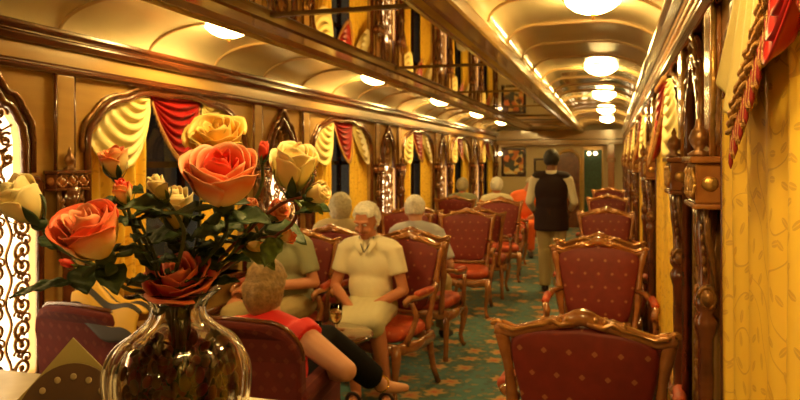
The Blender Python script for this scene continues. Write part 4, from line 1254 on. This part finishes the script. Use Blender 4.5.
def rose(pos, size, ax, kind, mat, label, inner=None, stem='stem', leaves=(), seed=1, sep=True, bend=(0, 0), foot=None):
    """pos: centre of the bloom in the vase's own frame (metres above the worktop)"""
    o = empty('rose', VA.location, VA.rotation_euler.z)
    axv = Vector(ax).normalized(); rot = orient(axv)
    H = {'full': .80, 'open': .64, 'half': 1.0, 'bud': 1.2, 'budopen': 1.15}[kind]*size
    c = Vector(pos); base = c-axv*H*.5
    T = Matrix.Translation(base) @ rot @ Matrix.Rotation(seed*1.3, 4, 'Z')
    lay = ROSE[kind]
    if inner:
        k_ = 3 if kind not in ('bud', 'budopen') else 2
        m = MB(); petals(m, size, lay[:k_], 0, seed); m.xf(T); m.build('inner_petals', inner, o, mods=[SOL(.0006)])
        m = MB(); petals(m, size, lay[k_:], 0, seed+1); m.xf(T); m.build('outer_petals', mat, o, mods=[SOL(.0008)])
    else:
        m = MB(); petals(m, size, lay, 0, seed); m.xf(T); m.build('petals', mat, o, mods=[SOL(.0007)])
    # calyx and sepals
    m = MB(); m.ell((0, 0, -.02*size), (.15*size, .15*size, .13*size), 12, 8)
    for k_ in range(5):
        a = 2*PI*k_/5; w = .09*size
        def fs(u, v, a=a, w=w):
            s_ = (u-.5)*2*w*math.sin(PI*min(1, v*.9+.1)); r_ = size*(.12+ (.26 if kind not in ('bud', 'budopen') else .30)*math.sin(v*PI*.6)); z = size*(-.02+.55*v*(1 if kind in ('bud', 'budopen', 'half') else .35))
            if kind in ('full', 'open'): z -= size*.25*v
            return (r_*math.cos(a)-s_*math.sin(a), r_*math.sin(a)+s_*math.cos(a), z)
        m.grid(fs, 3, 8)
    m.xf(T); m.build('calyx', 'leaflt' if kind in ('bud', 'budopen') else 'leaf', o, mods=[SOL(.0006)])
    # stem down through the neck of the vase
    rr = random.Random(seed*11)
    nb = Vector((rr.uniform(-.018, .018), rr.uniform(-.018, .018), .235)); ft = Vector((-nb.x*1.5+rr.uniform(-.03, .03), rr.uniform(-.03, .03), .03))
    p1 = base-axv*.05
    mid = p1.lerp(nb, .5)+Vector((bend[0], bend[1], 0)); mid.x *= .8
    ctrl = [base, p1, mid, nb, ft]
    path = []
    for i in range(len(ctrl)-1):
        q0 = ctrl[max(0, i-1)]; q1 = ctrl[i]; q2 = ctrl[i+1]; q3 = ctrl[min(len(ctrl)-1, i+2)]
        for k_ in range(6):
            t = k_/6; path.append(.5*((2*q1)+(q2-q0)*t+(2*q0-5*q1+4*q2-q3)*t*t+(-q0+3*q1-3*q2+q3)*t**3))
    path.append(ctrl[-1])
    # keep the part inside the vase within the glass
    for i, p in enumerate(path):
        if p.z < .27:
            rm = [r for r, zz in pf if zz <= max(p.z, .002)][-1]-.014; h = math.hypot(p.x, p.y)
            if h > rm: p.x *= rm/h; p.y *= rm/h
    m = MB(); m.tube(path, [.0024+.0007*min(1, i/10) for i in range(len(path))], 7)
    for i in range(5, min(15, len(path)-1), 3):
        p = path[i]; m.tube([p, p+Vector((rr.uniform(-1, 1), rr.uniform(-1, 1), .3)).normalized()*.007], [.0016, .0002], 5)
    m.build('stem', stem, o)
    for (f, d, L, W, mt) in leaves:
        p = path[int(f*(len(path)-12))] if not isinstance(f, tuple) else Vector(f)
        lm = leaf_mesh(L, W, .25); dv = Vector(d).normalized(); x_ = dv.cross(Vector((0, -.5, 1))).normalized(); z_ = x_.cross(dv)
        lm.xf(Matrix.Translation(p) @ Matrix((x_, dv, z_)).transposed().to_4x4()); lm.build('leaf', mt, o, mods=[SOL(.0006)])
    tag(o, label, 'rose', 'roses in the glass vase')
    return o
D = 1.10
def z(v): return v-D
rose((-.214, -.02, z(1.490)), .074, (-.35, -.35, .65), 'half', 'p_cream', 'pale yellow rose at the far left, hanging beside the lit lattice', seed=4, bend=(-.01, 0), leaves=[(.5, (-.5, .2, .3), .05, .016, 'leaf')])
rose((-.079, -.10, z(1.452)), .092, (-.20, -.52, .80), 'full', 'p_creamcoral', 'coral and cream rose drooping low on the left above the vase', inner='p_coral', seed=5, leaves=[((-.125, -.06, .285), (-1, -.15, -.02), .082, .012, 'leaf'), (.2, (.3, -.5, -.2), .055, .02, 'leaf')])
rose((-.084, -.02, z(1.546)), .046, (-.10, -.25, .95), 'half', 'p_creamred', 'cream bud with a red rim rising at upper left', seed=7, leaves=[(.35, (.5, -.5, .3), .06, .02, 'leaf')])
rose((-.055, -.06, z(1.506)), .030, (-.15, -.3, .9), 'budopen', 'p_creamred', 'small red-tipped bud below the cream and red bud', inner='p_red', seed=9, leaves=[(.3, (.7, -.3, .5), .06, .022, 'leaf'), (.15, (-.6, -.3, .2), .05, .018, 'leaf')])
rose((.000, -.08, z(1.513)), .032, (-.35, -.35, .85), 'budopen', 'p_cream', 'small white bud with green sepals in the middle', seed=11, leaves=[(.3, (.4, -.7, .2), .065, .026, 'leaf'), (.2, (-.6, -.5, .2), .06, .024, 'leaf')])
rose((-.002, -.01, z(1.480)), .062, (-.1, -.3, .9), 'half', 'p_cream', 'greenish cream rose half hidden behind the big coral rose', seed=13, leaves=[(.2, (-.8, .1, .1), .07, .026, 'leaf')])
rose((.077, -.06, z(1.522)), .100, (.08, -.50, .85), 'full', 'p_coral', 'largest coral red rose in the centre of the bouquet', inner='p_red', seed=17, leaves=[(.3, (.6, -.3, .1), .07, .024, 'leaf'), (.45, (-.5, -.3, .0), .05, .02, 'leaf')])
rose((.048, .03, z(1.582)), .088, (-.1, -.55, .8), 'open', 'p_yellow', 'golden yellow open rose at the top of the bouquet', seed=19, leaves=[])
rose((.111, .05, z(1.562)), .026, (.15, -.2, .9), 'bud', 'p_red', 'small red bud between the yellow and the cream rose', seed=21, leaves=[(.15, (.5, -.3, .8), .035, .010, 'leaf')])
rose((.165, 0, z(1.536)), .076, (.10, -.35, .88), 'half', 'p_cream', 'large closed cream rose at upper right', seed=23, stem='stemred', leaves=[(.35, (.5, -.4, .2), .06, .022, 'leaf')])
rose((.200, -.02, z(1.503)), .036, (.75, -.25, .25), 'half', 'p_cream', 'cream bud pointing right beneath the large cream rose', seed=25, stem='stemred', leaves=[(.25, (.8, -.2, -.2), .045, .016, 'leaflt')])
rose((.133, .04, z(1.471)), .038, (.5, -.4, .5), 'half', 'p_coral', 'small coral rose low on the right behind the stems', seed=27, leaves=[(.3, (.9, -.3, -.1), .07, .026, 'leaf')])
rose((.100, .02, z(1.478)), .028, (.0, -.4, .8), 'budopen', 'p_coral', 'tiny coral bud under the big coral rose', seed=29, leaves=[])
rose((.002, -.01, z(1.378)), .100, (.05, -.45, .85), 'open', 'p_deep', 'deep red rose sitting low in the mouth of the vase', inner='p_deep', seed=31, leaves=[(.05, (-.8, -.3, .3), .06, .022, 'leaf')])
rose((.103, .02, z(1.425)), .026, (.7, -.4, .0), 'bud', 'p_yellow', 'tiny yellow bud low on the right', seed=33, leaves=[(.1, (.8, -.3, -.35), .06, .020, 'leaflt'), (.3, (-.2, -.8, .3), .05, .02, 'leaf')])
rose((.155, 0, z(1.440)), .022, (.8, -.3, .1), 'budopen', 'p_creamred', 'tiny pink-tipped bud at the lower right end of a red stem', seed=35, stem='stemred', leaves=[(.05, (-.4, -.5, -.6), .045, .018, 'leaflt')])
rose((-.144, -.03, z(1.407)), .018, (-.6, -.5, .3), 'bud', 'p_red', 'tiny red bud at lower left above the long leaf', seed=37, leaves=[(.1, (.4, -.4, -.7), .04, .02, 'leaf')])
# leafy sprigs filling the middle of the bouquet
rr = random.Random(12)
for i, (x0, y0, z0, lab) in enumerate(((-.03, -.05, .34, 'dark leafy sprig left of centre in the vase'), (.02, .02, .36, 'dark leafy sprig in the middle of the vase'), (.08, .0, .33, 'dark leafy sprig right of centre in the vase'))):
    o = empty('leafy_sprig', VA.location, VA.rotation_euler.z)
    top = Vector((x0*1.3, y0, z0+.03)); nb = Vector((x0*.2, y0*.2, .24)); ft = Vector((-x0*.3, 0, .05))
    path = [top, top.lerp(nb, .35)+Vector((.004, 0, 0)), top.lerp(nb, .7), nb, ft]
    m = MB(); m.tube(path, .0022, 6); m.build('stem', 'stem', o)
    for k_ in range(9):
        t = k_/9; p = top.lerp(nb, t*.85); a = k_*2.4
        dv = Vector((math.cos(a), -.45+.5*math.sin(a), .25+.3*rr.random())).normalized(); lm = leaf_mesh(.040+.016*rr.random(), .014, .3)
        x_ = dv.cross(Vector((0, -.4, 1))).normalized(); z_ = x_.cross(dv)
        lm.xf(Matrix.Translation(p) @ Matrix((x_, dv, z_)).transposed().to_4x4()); lm.build('leaf', 'leaf', o, mods=[SOL(.0006)])
    tag(o, lab, 'foliage', 'leafy sprigs in the vase')

# ------------------------------------------------------------------ end wall
E_ = YE-.005
p = empty('framed_painting', (-2.22, E_, 1.50))
m = MB()
for a, b in (((-.29, -.03, -.34), (.29, 0, -.28)), ((-.29, -.03, .28), (.29, 0, .34)), ((-.29, -.03, -.28), (-.23, 0, .28)), ((.23, -.03, -.28), (.29, 0, .28))): m.box(a, b)
m.build('frame', 'darkwood', p, smooth=False)
def paint():
    m, nt, b = new_mat('figure_painting'); tc = nt.nodes.new('ShaderNodeTexCoord')
    vo = nt.nodes.new('ShaderNodeTexVoronoi'); vo.inputs['Scale'].default_value = 9; nt.links.new(tc.outputs['Object'], vo.inputs['Vector'])
    sc = nt.nodes.new('ShaderNodeSeparateColor'); nt.links.new(vo.outputs['Color'], sc.inputs[0])
    r = nt.nodes.new('ShaderNodeValToRGB'); cr = r.color_ramp; cr.interpolation = 'CONSTANT'
    cr.elements[0].color = (.10, .04, .02, 1); cr.elements[1].color = (.9, .7, .3, 1); cr.elements[1].position = .8
    for q, c_ in ((.25, (.7, .2, .04)), (.45, (.85, .5, .12)), (.65, (.08, .08, .05))): e = cr.elements.new(q); e.color = (*c_, 1)
    nt.links.new(sc.outputs[0], r.inputs['Fac']); nt.links.new(r.outputs['Color'], b.inputs['Base Color']); return m
m = MB(); m.box((-.23, -.02, -.28), (.23, -.01, .28)); m.build('canvas', paint(), p, smooth=False)
tag(p, 'dark-framed figure painting on the far end wall', 'painting')
p = empty('small_picture', (-1.58, E_, 1.42)); m = MB()
m.box((-.17, -.03, -.17), (.17, 0, .17)); m.build('frame', 'darkwood', p, smooth=False); m = MB(); m.box((-.12, -.04, -.12), (.12, -.03, .12)); m.build('print', 'khaki', p, smooth=False)
tag(p, 'small dark picture on the end wall left of the waiter', 'picture')
d = MB(); d.box((-1.22, E_-.04, 0), (-.72, E_, 1.72)); dd = struct(d.build('door_1', 'trim', smooth=False))
d = MB(); d.tube([(-1.26, E_-.05, 0), (-1.26, E_-.05, 1.5)]+[(-.97-.29*math.cos(PI*i/12), E_-.05, 1.5+.27*math.sin(PI*i/12)) for i in range(13)]+[(-.68, E_-.05, 0)], .04, 8); d.build('door_frame', 'honey', dd)
p = empty('glass_cabinet', (-.42, E_, 0)); m = MB()
for x in (-.22, .20): m.box((x, -.10, .2), (x+.03, 0, 1.8))
m.box((-.22, -.10, 1.78), (.23, 0, 1.86)); m.box((-.22, -.10, .15), (.23, 0, .25)); m.build('frame', 'honey', p, smooth=False)
m = MB(); m.box((-.19, -.04, .25), (.20, -.02, 1.78)); m.build('green_panel', 'teal', p, smooth=False)
tag(p, 'dark green glazed panel in the end wall right of the waiter', 'cabinet')
p = empty('end_pilaster', (0, E_, 0)); p.location.x = -.02; m = MB(); m.box((-.07, -.12, 0), (.07, 0, 1.9)); m.build('shaft', 'orangewood', p, smooth=False); m = MB(); m.box((-.1, -.15, 1.5), (.1, 0, 1.6)); m.build('capital', 'bronze', p, smooth=False)
tag(p, 'slim wood pilaster on the end wall beside the green panel', 'pilaster')
for i, (x, lab) in enumerate(((-2.52, 'small lit sconce at the left end of the far wall'), (-.50, 'left small lit globe over the green panel'), (-.36, 'right small lit globe over the green panel'))):
    s_ = empty('wall_sconce', (x, E_-.16, 1.70)); m = MB(); m.ell((0, 0, 0), (.045, .045, .045)); m.build('globe', 'sconce', s_)
    m = MB(); m.tube([(0, 0, -.045), (0, .06, -.09), (0, .15, -.08)], .01, 6); m.build('bracket', 'brass', s_); tag(s_, lab, 'wall lamp', 'small lit globes on the end wall')

# ------------------------------------------------------------------ world, camera, output look
w = bpy.data.worlds.new('night'); S.world = w; w.use_nodes = True
w.node_tree.nodes['Background'].inputs[0].default_value = (.004, .005, .009, 1); w.node_tree.nodes['Background'].inputs[1].default_value = 1
cam = bpy.data.cameras.new('camera'); cam.lens = 31.5; cam.sensor_width = 36; cam.shift_y = -.05; cam.clip_start = .02
co = bpy.data.objects.new('camera', cam); COL.objects.link(co); co.location = (0, 0, 1.55); co.rotation_euler = (PI/2, 0, R(16.85)); S.camera = co
cam.dof.use_dof = True; cam.dof.focus_distance = 1.1; cam.dof.aperture_fstop = 11
S.view_settings.view_transform = 'Standard'; S.view_settings.look = 'None'; S.view_settings.gamma = 1; S.view_settings.use_curve_mapping = False
S.view_settings.exposure = 0.65
S.cycles.use_denoising = True
S.cycles.max_bounces = 12; S.cycles.transparent_max_bounces = 16; S.cycles.transmission_bounces = 12
S.cycles.caustics_refractive = False; S.cycles.caustics_reflective = False
S.cycles.sample_clamp_indirect = 6
